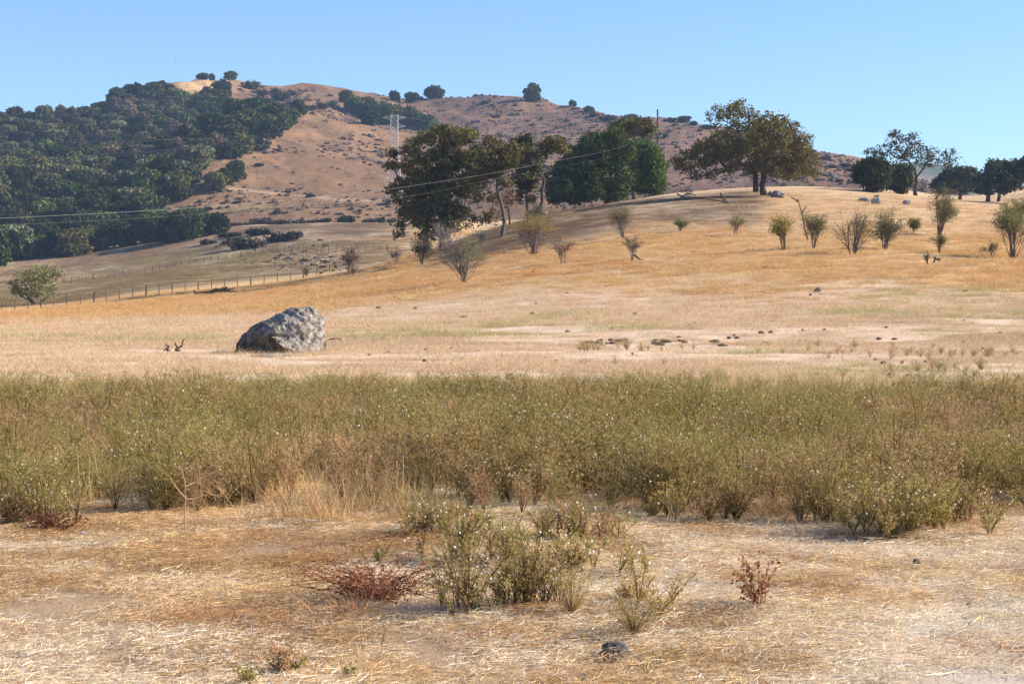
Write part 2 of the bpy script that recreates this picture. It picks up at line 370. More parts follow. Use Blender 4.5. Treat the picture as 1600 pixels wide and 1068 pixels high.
def limbs(mb, base, fork, lobes, r, r0, sides=6, col=(.10, .08, .06), twigs=3, forks=None, bend=.12):
    base = np.array(base, float); fork = np.array(fork, float)
    H = np.linalg.norm(fork - base)
    k = np.linspace(0, 1, 5)[:, None]; P = base + (fork - base) * k
    P[1:-1] += r.normal(size=(3, 3)) * H * .04 * np.array([1, 1, .2])
    rr = r0 * np.array([1.35, 1.0, .92, .88, .85]); P[0, 2] -= .4
    tube(mb, P, rr, 8, col)
    L = sorted([np.array(l[:3]) for l in lobes], key=lambda c: np.linalg.norm(c - fork))
    nodes = [fork]; par = [-1]
    for c in L:
        D = [np.linalg.norm(n - c) + .35 * np.linalg.norm(n - fork) + (6 if n[2] > c[2] + 1.5 else 0) for n in nodes]
        par.append(int(np.argmin(D))); nodes.append(c)
    cnt = np.ones(len(nodes))
    for i in range(len(nodes) - 1, 0, -1): cnt[par[i]] += cnt[i]
    for i in range(1, len(nodes)):
        a, b = nodes[par[i]], nodes[i]; d = np.linalg.norm(b - a)
        ra = r0 * .85 * (cnt[i] / cnt[0]) ** .42; rb = max(.035, ra * .55)
        kk = np.linspace(0, 1, 6)[:, None]; P = a + (b - a) * kk
        P += (np.sin(kk * math.pi) * (r.normal(size=3) * d * bend + np.array([0, 0, .06 * d])))
        P[1:-1] += r.normal(size=(4, 3)) * d * .025
        tube(mb, P, np.linspace(ra, rb, 6), sides, col)
        for _ in range(twigs):
            e = b + r.normal(size=3) * np.array([1.0, 1.0, .5]) * .7
            m2 = (b + e) / 2 + r.normal(size=3) * .2
            tube(mb, [P[3], m2, e], [rb * .7, rb * .5, .02], 4, col)
DENS = 3.1
def oak(name, label, cat, u, v, Y, fork_uv, lobes_px, trunk_px, leafcol, depth=.7, copies=2, nsub=24, nleaf=12, size=.2,
        spread=.5, group=None, seed=1, droop=0, bark=(.10, .08, .065), lobe_scale=1.0, fork_dy=0, twigs=3, trunks=None, shell=.5, var=.3):
    """base at photo-measured bearing (u) and distance Y; lobes are measured outlines turned into metres at that distance"""
    r = np.random.default_rng(seed)
    b = at(u, Y); root = empty(name, b, label, cat, group)
    s = Y / F; cu = np.mean([l[0] for l in lobes_px]); hw = max(abs(l[0] - cu) for l in lobes_px) + 5
    zb = CAMZ + (VH - v) * s - b.z                                    # small correction of the measured base row
    conv = lambda uu, vv, dy=0: (((uu - u) * s), dy, (v - vv) * s)
    lob = []
    for l in lobes_px:
        uu, vv, ru = l[:3]; rv = l[3] if len(l) > 3 else ru * .8
        half = hw * s * math.sqrt(max(.08, 1 - ((uu - cu) / hw) ** 2)) * depth
        for k in range(copies):
            dy = (-half + (2 * half) * (k + .5) / copies + r.normal() * half * .25) if copies > 1 else r.normal() * half * .5
            j = r.normal(size=2) * ru * .12 * s * (k > 0)
            x, y, z = conv(uu, vv, dy); lob.append((x + j[0], y, z + j[1] - zb * 0, ru * s * lobe_scale, ru * s * lobe_scale, rv * s * lobe_scale))
    fk = conv(fork_uv[0], fork_uv[1], fork_dy)
    mt = MB(); limbs(mt, (0, 0, 0), fk, lob, r, trunk_px * s / 2, col=bark, twigs=twigs)
    for (u2, v2, f2, w2) in (trunks or []):
        a = conv(u2, v2); c = conv(*f2); tube(mt, [np.array(a) - (0, 0, .4), (np.array(a) + c) / 2 + (.15, 0, 0), c], [w2 * s / 2 * 1.2, w2 * s / 2, w2 * s / 2 * .8], 7, bark)
    mt.build('trunk', M['bark'], root)
    lob = [tuple(l[:3]) + (l[3] * 1.28, l[4] * 1.28, l[5] * 1.25) for l in lob]
    mc = MB(); crown_leaves(mc, lob, r, nsub * DENS, nleaf, size, leafcol, spread, droop, shell=shell, var=var)
    mc.build('crown', M['leaf'], root)
    return root

OLIVE, DARKG, GREENC, GREYG = (.160, .140, .038), (.110, .096, .028), (.085, .112, .022), (.09, .095, .05)
# left oak with limbs that sweep to the ground
oak('oak_tree', 'dark broad oak with drooping low limbs at the left end of the tree row', 'tree', 690, 392, 205, (688, 345),
    [(612,240,7),(604,262,6),(618,262,8),(642,235,12),(665,222,13),(690,215,14),(720,218,14),(735,215,9),(700,238,16),(675,255,17),(645,262,13),(655,285,15),
     (625,291,9),(612,300,7),(618,312,6),(645,315,13),(660,333,13),(635,335,10),(627,355,6),(622,368,4),(668,352,11),(697,330,15),(720,335,11),(710,290,14),(735,280,12),(700,265,14),(730,250,13),(690,305,14),(745,240,10),(670,300,16),(685,275,15),(655,345,14),(680,325,15),(705,345,14),(725,300,13),(650,300,13),(690,360,13),(665,372,9),(738,265,12),(720,255,13)],
    6.5, DARKG, depth=.6, copies=2, nsub=19, size=.21, seed=3, bark=(.11, .095, .08))
oak('oak_tree', 'upright oak on a tall straight grey trunk beside the sweeping dark oak', 'tree', 783, 360, 192, (778, 262),
    [(768,215,11),(783,225,13),(760,240,13),(792,245,11),(778,258,13),(750,280,9),(745,300,8),(765,325,7),(757,335,6),(745,268,10),(800,222,9),(770,300,6),(790,275,8),(738,330,6),(775,245,13),(800,240,11),(755,262,12),(795,232,12)],
    6, OLIVE, depth=.6, nsub=16, size=.2, seed=5, bark=(.13, .115, .105))
oak('oak_tree', 'slender oak with a loose olive crown over the yellow bush', 'tree', 826, 350, 200, (823, 300),
    [(818,220,10),(808,240,9),(822,257,10),(815,275,10),(825,290,9),(803,225,8),(832,235,8),(812,300,7),(830,308,6),(820,265,11),(826,282,11),(815,248,12),(835,262,9)],
    6, (.085, .08, .032), depth=.6, nsub=20, size=.22, seed=7)
oak('oak_tree', 'thin oak leaning toward the dense green tree', 'tree', 845, 345, 205, (850, 285),
    [(855,225,9),(870,223,9),(850,238,8),(838,250,7),(842,262,7),(862,212+20,8),(880,232,7)], 6, OLIVE, depth=.6, nsub=20, size=.22, seed=8)
oak('bare_tree', 'small dead tree with rusty leaves between the two oaks', 'tree', 797, 348, 212, (796, 318),
    [(792,302,11,9),(803,308,9,9),(785,312,8,7),(796,292,8),(775,335,7),(730,345,7),(712,352,7)], 3.5, (.15, .07, .045), depth=.5, nsub=9, nleaf=7, size=.16, seed=9, bark=(.12, .07, .05))
# dense soft green pair
g1 = [(872,285,18,16),(890,268,18,15),(882,300,16,15),(907,250,18,14),(925,232,16,13),(918,275,20,17),(905,305,17,14),(945,225,17,12),(960,218,14,10),(950,255,20,15),(935,290,20,16),(965,285,18,16),(960,305,16,12),(925,305,15,12),(975,240,15,12),(868,305,12,14)]
oak('evergreen_tree', 'dense soft green tree in the middle of the row, largest of the green pair', 'tree', 948, 326, 248, (946, 300), g1,
    9, GREENC, depth=.85, copies=2, nsub=22, nleaf=14, size=.2, spread=.55, seed=12, droop=.6, var=.2, bark=(.07, .05, .04))
g2 = [(985,238,14,11),(1005,235,14,11),(1018,252,15,14),(1000,262,18,15),(1022,272,14,15),(1025,290,12,14),(1008,288,16,14),(990,285,14,14),(1030,262,8,10),(1024,302,9,8)]
oak('evergreen_tree', 'rounded green tree just in front of the utility pole', 'tree', 1025, 312, 258, (1018, 290), g2,
    7, GREENC, depth=.85, copies=2, nsub=22, nleaf=14, size=.2, spread=.55, seed=13, droop=.6, var=.2, bark=(.07, .05, .04))
oak('oak_tree', 'flat topped oak rising behind the dense green trees', 'tree', 992, 302, 268, (992, 212),
    [(962,188,9,7),(975,182,9,6),(990,180,9,6),(1005,182,9,6),(1014,188,8,7),(1010,198,8,6),(985,195,9,6),(968,196,7,5),(925,205,8,6),(940,212,8,6)], 6, (.12, .105, .04), depth=.6, nsub=18, size=.24, seed=14)
# the big lone oak on the knoll
big = [(1117,176,7,6),(1121,192,6,6),(1138,178,8,8),(1150,172,9,8),(1165,184,11,9),(1190,192,13,10),(1215,194,11,8),(1232,206,10,9),(1250,218,9,8),(1260,230,8,7),(1266,250,9,9),
       (1270,270,8,9),(1252,270,12,11),(1228,272,12,10),(1150,205,12,10),(1180,215,16,12),(1210,222,14,12),(1240,238,12,11),(1120,220,12,10),(1100,232,12,9),(1080,244,11,8),(1062,256,10,7),
       (1078,264,9,6),(1100,256,10,7),(1125,245,12,9),(1155,232,13,10),(1190,245,14,10),(1220,250,13,10),(1150,260,9,6),(1137,268,7,5),(1110,272,7,5),(1240,255,12,10),(1175,262,11,8),(1205,270,10,7),(1090,275,5,4),(1170,230,15,12),(1195,225,15,12),(1235,222,13,12),(1210,240,14,12),(1180,205,13,10),(1205,205,12,10),(1130,235,13,10),(1145,245,12,9),(1112,248,12,9),(1250,245,12,12),(1228,262,14,11),(1190,262,12,9)]
oak('oak_tree', 'largest lone oak, its wide olive crown spread over the grassy knoll', 'tree', 1195, 308, 222, (1193, 272), big, 10.5, OLIVE,
    depth=.6, copies=2, nsub=18, nleaf=12, size=.18, seed=21, bark=(.085, .07, .055), trunks=[(1181, 297, (1176, 255), 8)], twigs=4)
# right hand group
oak('oak_tree', 'open branching oak against the sky at the right of the knoll', 'tree', 1431, 304, 262, (1431, 276),
    [(1400,210,7),(1412,217,8),(1425,222,8),(1385,228,9,7),(1361,236,8,6),(1374,242,8,6),(1417,235,9),(1440,232,8,6),(1455,238,9,7),(1437,246,8),(1482,238,8,7),(1487,248,5),(1467,252,8,6),(1407,246,8),(1450,250,7,6),
     (1398,236,7),(1425,208,5),(1477,258,6,4),(1393,206,4),(1395,222,4)], 6, (.085, .085, .04), depth=.6, copies=2, nsub=9, nleaf=11, size=.18, seed=31, shell=.35, twigs=3, bark=(.07, .06, .05))
oak('oak_tree', 'squat dark green tree below the left boughs of the open oak', 'tree', 1368, 295, 250, (1368, 280),
    [(1350,258,12,10),(1365,252,13,10),(1380,258,11,10),(1358,272,13,11),(1375,275,13,11),(1345,270,8,8),(1368,285,9,7)], 7, (.065, .08, .03), depth=.9, nsub=36, size=.2, seed=32)
oak('oak_tree', 'narrow dark bushy tree close to the trunk of the open oak', 'tree', 1407, 298, 255, (1407, 284),
    [(1400,265,11,10),(1413,262,10,9),(1405,278,11,10),(1417,276,8,9),(1394,280,8,8),(1408,290,7,6)], 6, (.06, .07, .03), depth=.9, nsub=36, size=.2, seed=33)
oak('oak_tree', 'bluish green round tree behind the crest, right of the open oak', 'tree', 1500, 312, 345, (1499, 297),
    [(1472,285,12,10),(1487,272,12,10),(1503,270,12,9),(1518,273,10,9),(1495,288,13,10),(1512,290,9,8),(1466,295,7,6),(1480,296,9,6),(1524,285,6,8)], 6, (.06, .075, .045), depth=.8, nsub=16, size=.3, seed=34)
oak('oak_tree', 'tall dark oak near the right edge above the bare dark slope', 'tree', 1543, 306, 320, (1545, 292),
    [(1535,272,9,9),(1548,256,10,8),(1555,248,9,6),(1570,253,10,8),(1585,252,10,7),(1545,285,10,8),(1562,272,12,10),(1580,268,11,9),(1592,262,8,8),(1570,285,9,7),(1532,288,6,6),(1588,280,7,6)],
    7, (.05, .06, .035), depth=.7, nsub=17, size=.28, seed=35, trunks=[(1560, 303, (1562, 280), 5)])
oak('oak_tree', 'oak cut by the right edge with one bough against the sky', 'tree', 1622, 300, 310, (1620, 275),
    [(1600,232,6,4),(1607,240,8,7),(1597,245,5,4),(1620,235,12,9),(1635,250,13,10),(1615,258,11,9),(1640,235,12,9)], 7, (.05, .06, .035), depth=.7, nsub=17, size=.28, seed=36)

# ------------------------------------------------------------------ generic distant trees (shared meshes)
def wood_mesh(seed, dia, h, col, dens=1.0, size=.46, flat=.8):
    r = np.random.default_rng(seed); mb = MB(); lob = []
    n = 9
    for k in range(n):
        a = r.uniform(0, 6.28); q = r.uniform(0, .62) ** .8
        lob.append((math.cos(a) * q * dia / 2, math.sin(a) * q * dia / 2, h * r.uniform(.42, .78) * (1 - .3 * q) , dia * r.uniform(.2, .3), dia * r.uniform(.2, .3), h * r.uniform(.16, .24)))
    lob.append((0, 0, h * .5, dia * .36, dia * .36, h * .3))
    for k in range(4): a = k * 1.6 + r.uniform(); lob.append((math.cos(a) * dia * .25, math.sin(a) * dia * .25, h * .26, dia * .24, dia * .24, h * .2))
    for L in lob:
        m = int(40 * dens); c = np.array(L[:3]); e = np.array(L[3:])
        d = r.normal(size=(m, 3)); d /= np.linalg.norm(d, axis=1, keepdims=True)
        cl = c + d * e * r.uniform(.72, 1.03, (m, 1)); tone = r.uniform(.84, 1.16, m)
        C = (cl[:, None] + r.normal(size=(m, 6, 3)) * size * .45).reshape(-1, 3)
        leafq(mb, C, size, r, np.repeat(tone, 6)[:, None] * np.asarray(col), var=.2, aspect=.7)
    tb = (.10, .08, .06)
    tube(mb, [(0, 0, -.6), (.1, .05, h * .2), (0, .1, h * .45)], [.3, .24, .18], 5, tb, 1)
    for k in range(4):
        L = lob[k]; tube(mb, [(.1, .05, h * .18), (L[0] * .5, L[1] * .5, h * .32), L[:3]], [.18, .13, .06], 4, tb, 1)
    return mb.mesh('woodland_oak', [M['wood_leaf'], M['bark']])
DG, MG, GG, OG, PU = (.052, .066, .020), (.092, .110, .028), (.135, .140, .072), (.118, .122, .036), (.16, .12, .08)
WM = [wood_mesh(100 + i, 9, 7.5, c) for i, c in enumerate((DG, MG, GG, DG, MG, GG, OG, GG, PU))]
WN = [wood_mesh(140 + i, 9, 7.5, c, dens=2.0, size=.32) for i, c in enumerate((DG, MG, OG, DG))]
def plant_tree(me, p, sx, sz, label, group=None, name='oak_tree', rz=None, cat='tree'):
    o = bpy.data.objects.new(name, me); COL.objects.link(o); o.location = p
    o.scale = (sx, sx, sz); o.rotation_euler = (0, 0, rng.uniform(0, 6.28) if rz is None else rz)
    return tag(o, label, cat, group)
def inside(u, v, P):
    c = False; j = len(P) - 1
    for i in range(len(P)):
        if (P[i][1] > v) != (P[j][1] > v) and u < (P[j][0] - P[i][0]) * (v - P[i][1]) / (P[j][1] - P[i][1]) + P[i][0]: c = not c
        j = i
    return c
WOOD = [(-70,182),(0,184),(120,184),(140,176),(155,168),(200,150),(240,142),(258,136),(272,150),(300,160),(330,158),(352,160),(375,168),(420,184),(472,176),(445,200),(412,222),(385,240),(345,256),(312,268),
        (288,292),(258,310),(230,326),(222,340),(260,352),(335,358),(335,368),(300,374),(240,390),(170,398),(100,404),(40,400),(-70,420)]
HOLES = [(60,318,16,8),(15,312,14,5),(110,262,8,4),(150,235,9,4),(225,232,8,4),(255,208,8,3),(180,275,9,4),(300,228,9,4),(130,312,8,4),(340,190,8,3),(92,222,11,5),(100,232,9,5),(40,298,20,7),(25,345,14,6),(75,300,9,5),(190,188,7,3),(320,205,10,3),(60,338,8,8)]
pts = []; tries = 0
rw = np.random.default_rng(5)
while len(pts) < 285 and tries < 26000:
    tries += 1
    u, v = rw.uniform(-70, 475), rw.uniform(134, 420)
    if not inside(u, v, WOOD) or any(((u - a) / c) ** 2 + ((v - b) / d) ** 2 < 1 for a, b, c, d in HOLES): continue
    p = hit(u, v); dpx = 9.0 * F / p.y
    if all(((u - a) / (.50 * dpx)) ** 2 + ((v - b) / (.30 * dpx)) ** 2 > 1 for a, b, _ in pts): pts.append((u, v, p))
print('wood trees', len(pts), tries)
LOWLAB = 'dark oak in the lowest rank of the wood above the shaded valley edge'
for (u, v, p) in pts:
    sk = (u < 265 and hit(u, v - 9).y > p.y + 40) or (u < 270 and v < np.interp(u, HU, HV) + 9)
    low = v > 335
    k = fbm(u / 45., v / 25., 5, 2)
    if sk: ki = int(rw.choice([0, 3, 1, 0])); me = WM[ki]; s = rw.uniform(.85, 1.15)
    elif low: ki = [0, 1, 6, 3][int(rw.integers(0, 4))]; me = WN[[0, 1, 6, 3].index(ki)]; s = rw.uniform(.95, 1.35)
    elif u > 280 and v < 215: ki = int(rw.choice([1, 4, 0, 1])); me = WM[ki]; s = rw.uniform(.85, 1.2)
    elif v > 265: ki = int(rw.choice([2, 5, 7, 6, 0, 1, 6])); me = WM[ki] if ki not in (0, 1) else WN[ki]; s = rw.uniform(.85, 1.3)
    else: ki = int(rw.choice([2, 5, 7, 0, 3, 1, 8] if k > -.1 else [0, 3, 1, 4, 2])); me = WM[ki]; s = rw.uniform(.8, 1.2)
    tone = {0: 'dark green', 3: 'dark green', 1: 'mid green', 4: 'mid green', 2: 'grey green', 5: 'grey green', 7: 'grey green', 6: 'olive', 8: 'reddish brown'}[ki]
    side = 'near the left edge' if u < 90 else 'below the low skyline' if u < 185 else 'below the radio mast' if u < 290 else 'beside the bare spur'
    band = 'on the wooded skyline' if sk else 'in the lowest rank of the wood' if low else 'low on the wooded slope' if v > 265 else 'high on the wooded slope' if v < 215 else 'halfway up the wooded slope'
    lab = '%s oak %s, %s' % (tone, band, side); g = '%s oaks %s %s' % (tone, band, side)
    plant_tree(me, (p.x, p.y, p.z - .3), s * rw.uniform(.92, 1.12), s * rw.uniform(.85, 1.2), lab, g)
# single hill trees: (u, v base, width px, height px, mesh, label)
HT = [(316,122,22,13,WM[3],'small round oak beside the bald hilltop, leftmost of three'),(331,121,11,12,WM[1],'smallest of the three trees on the bald hilltop'),(360,122,23,14,WM[1],'wind shaped oak standing alone right of the bald hilltop'),
      (348,152,34,30,WM[0],'tall dark oak just below the bald hilltop'),(617,157,20,19,WM[3],'left tree of three on the ridge above the pylon'),(643,160,24,19,WM[0],'middle dark tree of three on the ridge above the pylon'),
      (677,152,34,24,WM[3],'biggest tree on the ridge above the pylon'),(832,160,29,31,WM[1],'single dense round tree on the open ridge line'),
      (895,166,14,12,WM[0],'low shrubby tree on the ridge right of the round tree'),(921,177,20,13,WM[0],'dark shrubby tree on the slope behind the flat topped oak'),
      (1050,190,16,8,WM[3],'leftmost low tree of the ridge beside the pole'),(1068,192,24,13,WM[0],'broad low tree on the ridge right of the pole'),(1083,196,14,9,WM[3],'small low tree just right of the broad ridge tree'),(1104,202,22,9,WM[3],'low dark scrub tree on the ridge left of the big oak'),
      (370,282,38,34,WN[2],'rounded olive oak at the edge of the bare slope'),(334,298,42,32,WN[2],'spreading grey green oak just above the slope track'),(352,288,30,26,WM[6],'middle oak of three above the slope track'),
      (277,314,44,36,WN[1],'bushy oak alone below the wood with its shadow downhill'),(318,364,48,38,WN[1],'rounded dark oak at the end of the wood beside the valley track'),(335,360,22,26,WN[0],'small dark oak tucked against the last rounded oak'),
      (270,372,56,42,WN[0],'wide dark oak second from the end of the valley edge'),(238,378,50,48,WN[3],'dark oak third from the end of the valley edge'),
      (20,405,70,60,WM[2],'grey green oak above the leaning willow at the left edge'),(-12,420,70,75,WN[1],'large oak cut by the left edge'),(60,400,50,40,WN[1],'small oak right behind the leaning willow'),
      (75,390,60,50,WN[0],'dark oak above the shaded bank right of the leaning willow')]
for (u, v, w, h, me, lab) in HT:
    p = hit(u, v); s = p.y / F
    plant_tree(me, (p.x, p.y, p.z - .3), w * s / 9.2, h * s / 7.0, lab)
clump = [(541,160,26,20),(552,172,34,26),(566,182,34,24),(580,180,36,26),(592,190,36,32),(606,192,40,36),(578,196,34,24),(622,196,40,34),(638,198,38,32),(652,200,36,28),(665,203,34,26),(678,206,28,20),(575,170,26,20),(596,176,28,22)]
for i, (u, v, w, h) in enumerate(clump):
    p = hit(u, v); s = p.y / F
    plant_tree(WM[[1, 4, 0, 6][i % 4]], (p.x, p.y, p.z - .3), w * s / 9.2, h * s / 7.0, 'green oak in the ' + ('upper left end' if u < 575 else 'middle' if u < 625 else 'lower right end') + ' of the wedge shaped clump above the pylon', 'hillside clump oaks ' + ('upper' if u < 575 else 'middle' if u < 625 else 'lower'))
# dark scrub and shadowed brush on the bare hill
def shrub_mesh(seed, col, dia=3, h=1.6):
    r = np.random.default_rng(seed); mb = MB()
    lob = [(r.normal() * dia * .22, r.normal() * dia * .22, h * r.uniform(.3, .6), dia * .25, dia * .25, h * .3) for _ in range(7)]
    for L in lob:
        d = r.normal(size=(26, 3)); d /= np.linalg.norm(d, axis=1, keepdims=True); cl = np.array(L[:3]) + d * np.array(L[3:]) * r.uniform(.5, 1, (26, 1))
        C = (cl[:, None] + r.normal(size=(26, 6, 3)) * .16).reshape(-1, 3); C[:, 2] = np.abs(C[:, 2]); leafq(mb, C, .2, r, np.asarray(col), var=.35)
        tube(mb, [(0, 0, -.1), (L[0] * .5, L[1] * .5, L[2] * .6), L[:3]], [.06, .04, .02], 4, (.12, .1, .08), 1)
    return mb.mesh('scrub', [M['wood_leaf'], M['bark']])
SH = [shrub_mesh(200 + i, c) for i, c in enumerate(((.055, .06, .035), (.075, .07, .045), (.085, .07, .05)))]
HS = [(393,140,28,16),(440,158,26,14),(428,148,20,10),(412,164,24,14),(408,150,20,10),(455,150,18,8),(402,186,26,14),(430,183,40,22),(447,178,22,12),(470,176,18,10),(485,172,22,8),(505,170,20,10),(520,166,18,8),
      (410,235,24,10),(420,228,16,10),(404,260,14,6),(760,163,14,6),(1380-60,262,18,8),(1330,268,20,8),(1345,275,18,8),(950,190,30,10),(970,200,30,14),(1010,210,34,14),(1030,216,26,10),(1300,262,14,6),(985,186,20,8),(930,182,18,6),(1310,285,12,6),(1290,250,16,6)]
for i, (u, v, w, h) in enumerate(HS):
    p = hit(u, v); s = p.y / F
    plant_tree(SH[i % 3], (p.x, p.y, p.z - .1), w * s / 3.1, h * s / 1.5, 'low dark scrub bush ' + ('near the bald hilltop' if u < 530 and v < 190 else 'on the middle of the bare slope' if u < 690 else 'on the ridge slope behind the utility pole' if u < 1150 else 'low on the hill at the right of the lone oak'), 'scrub bushes ' + ('near the hilltop' if u < 530 and v < 190 else 'mid slope' if u < 690 else 'behind the pole' if u < 1150 else 'right hill foot'), 'scrub_bush', cat='bush')
BK = [(345,349,20,8),(358,350,20,9),(372,349,22,8),(385,350,20,9),(400,349,24,8),(415,349,24,7),(430,348,26,9),(447,348,28,10),(463,348,26,10),(478,347,24,10),(495,348,24,10),(512,348,20,10),(538,347,26,11),(560,347,20,8),(578,347,20,8),(596,347,20,8),(612,347,18,8)]
for i, (u, v, w, h) in enumerate(BK):
    if i in (2, 5, 9, 13): continue
    p = at(u + rw.normal() * 3, 488 + rw.uniform(0, 16)); s = p.y / F; h = h * rw.uniform(.35, 1.1); w = w * rw.uniform(.7, 1.3)
    plant_tree(SH[(i * 2) % 3], (p.x, p.y, p.z - .2), w * s / 2.8, (h + 4) * s / 1.5, 'dark brush growing along the ditch behind the valley track', 'brush along the valley ditch', 'ditch_bush', cat='bush')
VS = [(378,390,48,20,SH[1],'wide grey brown shrub on the bank below the valley track'),(442,378,42,18,SH[0],'dark shrub beside pale rocks on the valley bank'),(325,382,20,9,SH[1],'small grey bush left of the wide bank shrub'),
      (460,372,22,12,SH[2],'reddish shrub right of the dark bank shrub'),(405,368,36,14,SH[0],'dark brush on the bank above the wide grey shrub'),(362,372,30,10,SH[1],'grey brush along the bank end of the wood')]
for (u, v, w, h, me, lab) in VS:
    p = hit(u, v); s = p.y / F; plant_tree(me, (p.x, p.y, p.z - .1), w * s / 2.8, h * s / 1.5, lab, None, 'shrub', cat='bush')
# leaning willow-like tree in the paddock
oak('willow_tree', 'pale yellow green leaning tree in the paddock behind the fence at the far left', 'tree', 57, 468, 238, (42, 455),
    [(25,440,10,9),(38,425,13,10),(52,415,13,10),(68,412,12,9),(75,425,12,9),(88,420,9,6),(60,430,15,11),(45,440,13,10),(30,448,9,7),(70,440,13,9),(78,450,8,5),(55,450,12,7),(20,432,6,5)], 5, (.17, .17, .055),
    depth=.8, nsub=11, nleaf=12, size=.15, seed=41, lobe_scale=.85, droop=.5, trunks=[(57, 468, (75, 456), 2.5), (55, 467, (30, 455), 2.5)], var=.18)

# ------------------------------------------------------------------ meadow bushes
def bush(label, u, v, w, h, n=26, green=.5, gz=.45, gcol=(.17, .165, .05), scol=(.15, .115, .09), seed=1, lean=0, spread=1.0, gside=0, up=.0, Y=None, name='bush', leafn=16, top=1.0, thick=1.0):
    r = np.random.default_rng(seed); p = hit(u, v) if Y is None else at(u, Y); s = p.y / F; W_, H_ = w * s, h * s
    root = empty(name, p, label, 'bush')
    ms, mf = MB(), MB(); C = []
    nm = max(3, n // 6); mains = []
    sq = r.uniform(.8, 1.2); off = r.normal() * .12
    for k in range(nm):
        a = r.uniform(0, 6.28); q = r.uniform(.1, .75); tip = np.array([math.cos(a) * q * W_ * .36 + off * W_, math.sin(a) * q * W_ * .36, H_ * r.uniform(.5, .8)]); tip[0] += lean * H_ * .7
        b0 = np.array([math.cos(a), math.sin(a), 0]) * r.uniform(0, .08) * W_; kk = np.linspace(0, 1, 6)[:, None]; P = b0 + (tip - b0) * kk * np.array([1, 1, 1]); P[:, 2] = tip[2] * kk[:, 0] ** .85
        P[1:] += np.cumsum(r.normal(size=(5, 3)) * W_ * .022 * np.array([1, 1, .4]), 0); P[0, 2] -= .08; mains.append(P); tube(ms, P, np.linspace(.05, .018, 6) * thick * max(.6, H_ / 3), 5, np.array(scol) * r.uniform(.75, 1.2))
    for k in range(n):
        mp = mains[k % nm]; i0 = int(r.integers(0, 4)); s0 = mp[i0]; a = math.atan2(mp[-1][1], mp[-1][0] - off * W_) + r.normal() * .9; q = r.uniform(.15, 1) ** .6 * r.uniform(.75, 1.15)
        tip = np.array([math.cos(a) * q * W_ / 2 * spread + off * W_ * .6, math.sin(a) * q * W_ / 2 * spread, H_ * r.uniform(.4, 1.05) * (1 - .22 * q * q)]); tip[0] += lean * H_
        tip[2] = max(tip[2], s0[2] + .12 * H_)
        mid = s0 * .5 + tip * .5 + (0, 0, .08 * H_) + r.normal(size=3) * W_ * .06
        kk = np.linspace(0, 1, 6)[:, None]; P = (1 - kk) ** 2 * s0 + 2 * kk * (1 - kk) * mid + kk ** 2 * tip; P[1:] += r.normal(size=(5, 3)) * W_ * .018
        tube(ms, P, np.linspace(.024, .008, 6) * thick * max(.6, H_ / 3), 4, np.array(scol) * r.uniform(.75, 1.25))
        for t in range(20):
            f = r.uniform(.3, 1.0); i = int(f * 4.99); q0 = P[i] + (P[min(i + 1, 5)] - P[i]) * (f * 5 - i if i < 5 else 0)
            dr = r.normal(size=3) * np.array([1, 1, .55]) + np.array([q0[0] / (W_ + .01), q0[1] / (W_ + .01), .5 + up]); dr /= np.linalg.norm(dr)
            e = q0 + dr * H_ * r.uniform(.08, .24); tube(ms, [q0, (q0 + e) / 2 + r.normal(size=3) * .04, e], [.011, .008, .005], 3, np.array(scol) * r.uniform(.8, 1.35))
            if e[2] > gz * H_ and r.random() < green and (gside == 0 or e[0] * gside > -.05 * W_ and r.random() < .95): C.append(e)
    ms.build('stems', M['twig'], root)
    if C:
        C = np.array(C); cc = (C[:, None] + r.normal(size=(len(C), leafn * 2 // 3, 3)) * .13 * np.array([1, 1, .8])).reshape(-1, 3)
        leafq(mf, cc, .05, r, np.asarray(gcol), var=.3); mf.build('foliage', M['bush_leaf'], root)
    return root
YG, DGN, PG = (.34, .27, .055), (.17, .165, .055), (.20, .21, .10)
bush('wide bare grey bush with green leaves on its right side, nearest of the meadow bushes', 727, 441, 96, 78, 34, .75, .42, PG, (.17, .14, .12), 51, gside=1)
bush('broad yellow topped bush with many arching bare stems', 836, 398, 84, 68, 36, .85, .55, YG, (.16, .125, .11), 52)
bush('small leafless bush right of the broad yellow bush', 880, 413, 40, 46, 16, .04, .6, YG, (.15, .11, .10), 53)
bush('leafless grey bush with a fallen stick at its foot', 987, 408, 32, 44, 18, .05, .5, DGN, (.14, .115, .11), 54)
bush('upright bush with yellowing crown behind the leafless grey bush', 974, 373, 42, 54, 20, .8, .45, (.22, .17, .06), (.15, .12, .11), 55)
bush('tiny grey green bush on the slope below the oak shade', 1063, 362, 20, 22, 12, .8, .15, DGN, seed=56)
bush('small bare fan shaped bush left of the row of upright bushes', 1148, 368, 34, 38, 18, .12, .4, YG, seed=57)
bush('upright bush with yellow green crown, leftmost of the right hand row', 1226, 391, 42, 60, 22, .85, .45, YG, seed=58)
bush('leaning bush with a dark dead spike on its left', 1271, 388, 44, 60, 22, .6, .35, (.18, .17, .06), seed=59, lean=-.12)
bush('big mostly leafless upright bush in the middle of the right hand row', 1332, 398, 62, 72, 34, .16, .4, YG, (.15, .115, .09), seed=60)
bush('leafy green upright bush with a fallen branch to its left', 1382, 390, 50, 66, 28, .75, .2, DGN, seed=61)
bush('small leafy round bush between the upright bushes', 1427, 363, 24, 22, 14, .9, .1, (.16, .15, .04), seed=62)
bush('tall narrow cone shaped green bush', 1468, 368, 38, 74, 30, .85, .25, DGN, seed=63)
bush('short brown bush below the tall narrow cone shaped bush', 1467, 396, 26, 32, 16, .25, .3, DGN, (.13, .09, .07), 64)
bush('tallest bush at the right edge with bright green top', 1582, 404, 56, 88, 38, .7, .5, (.20, .20, .05), seed=65)
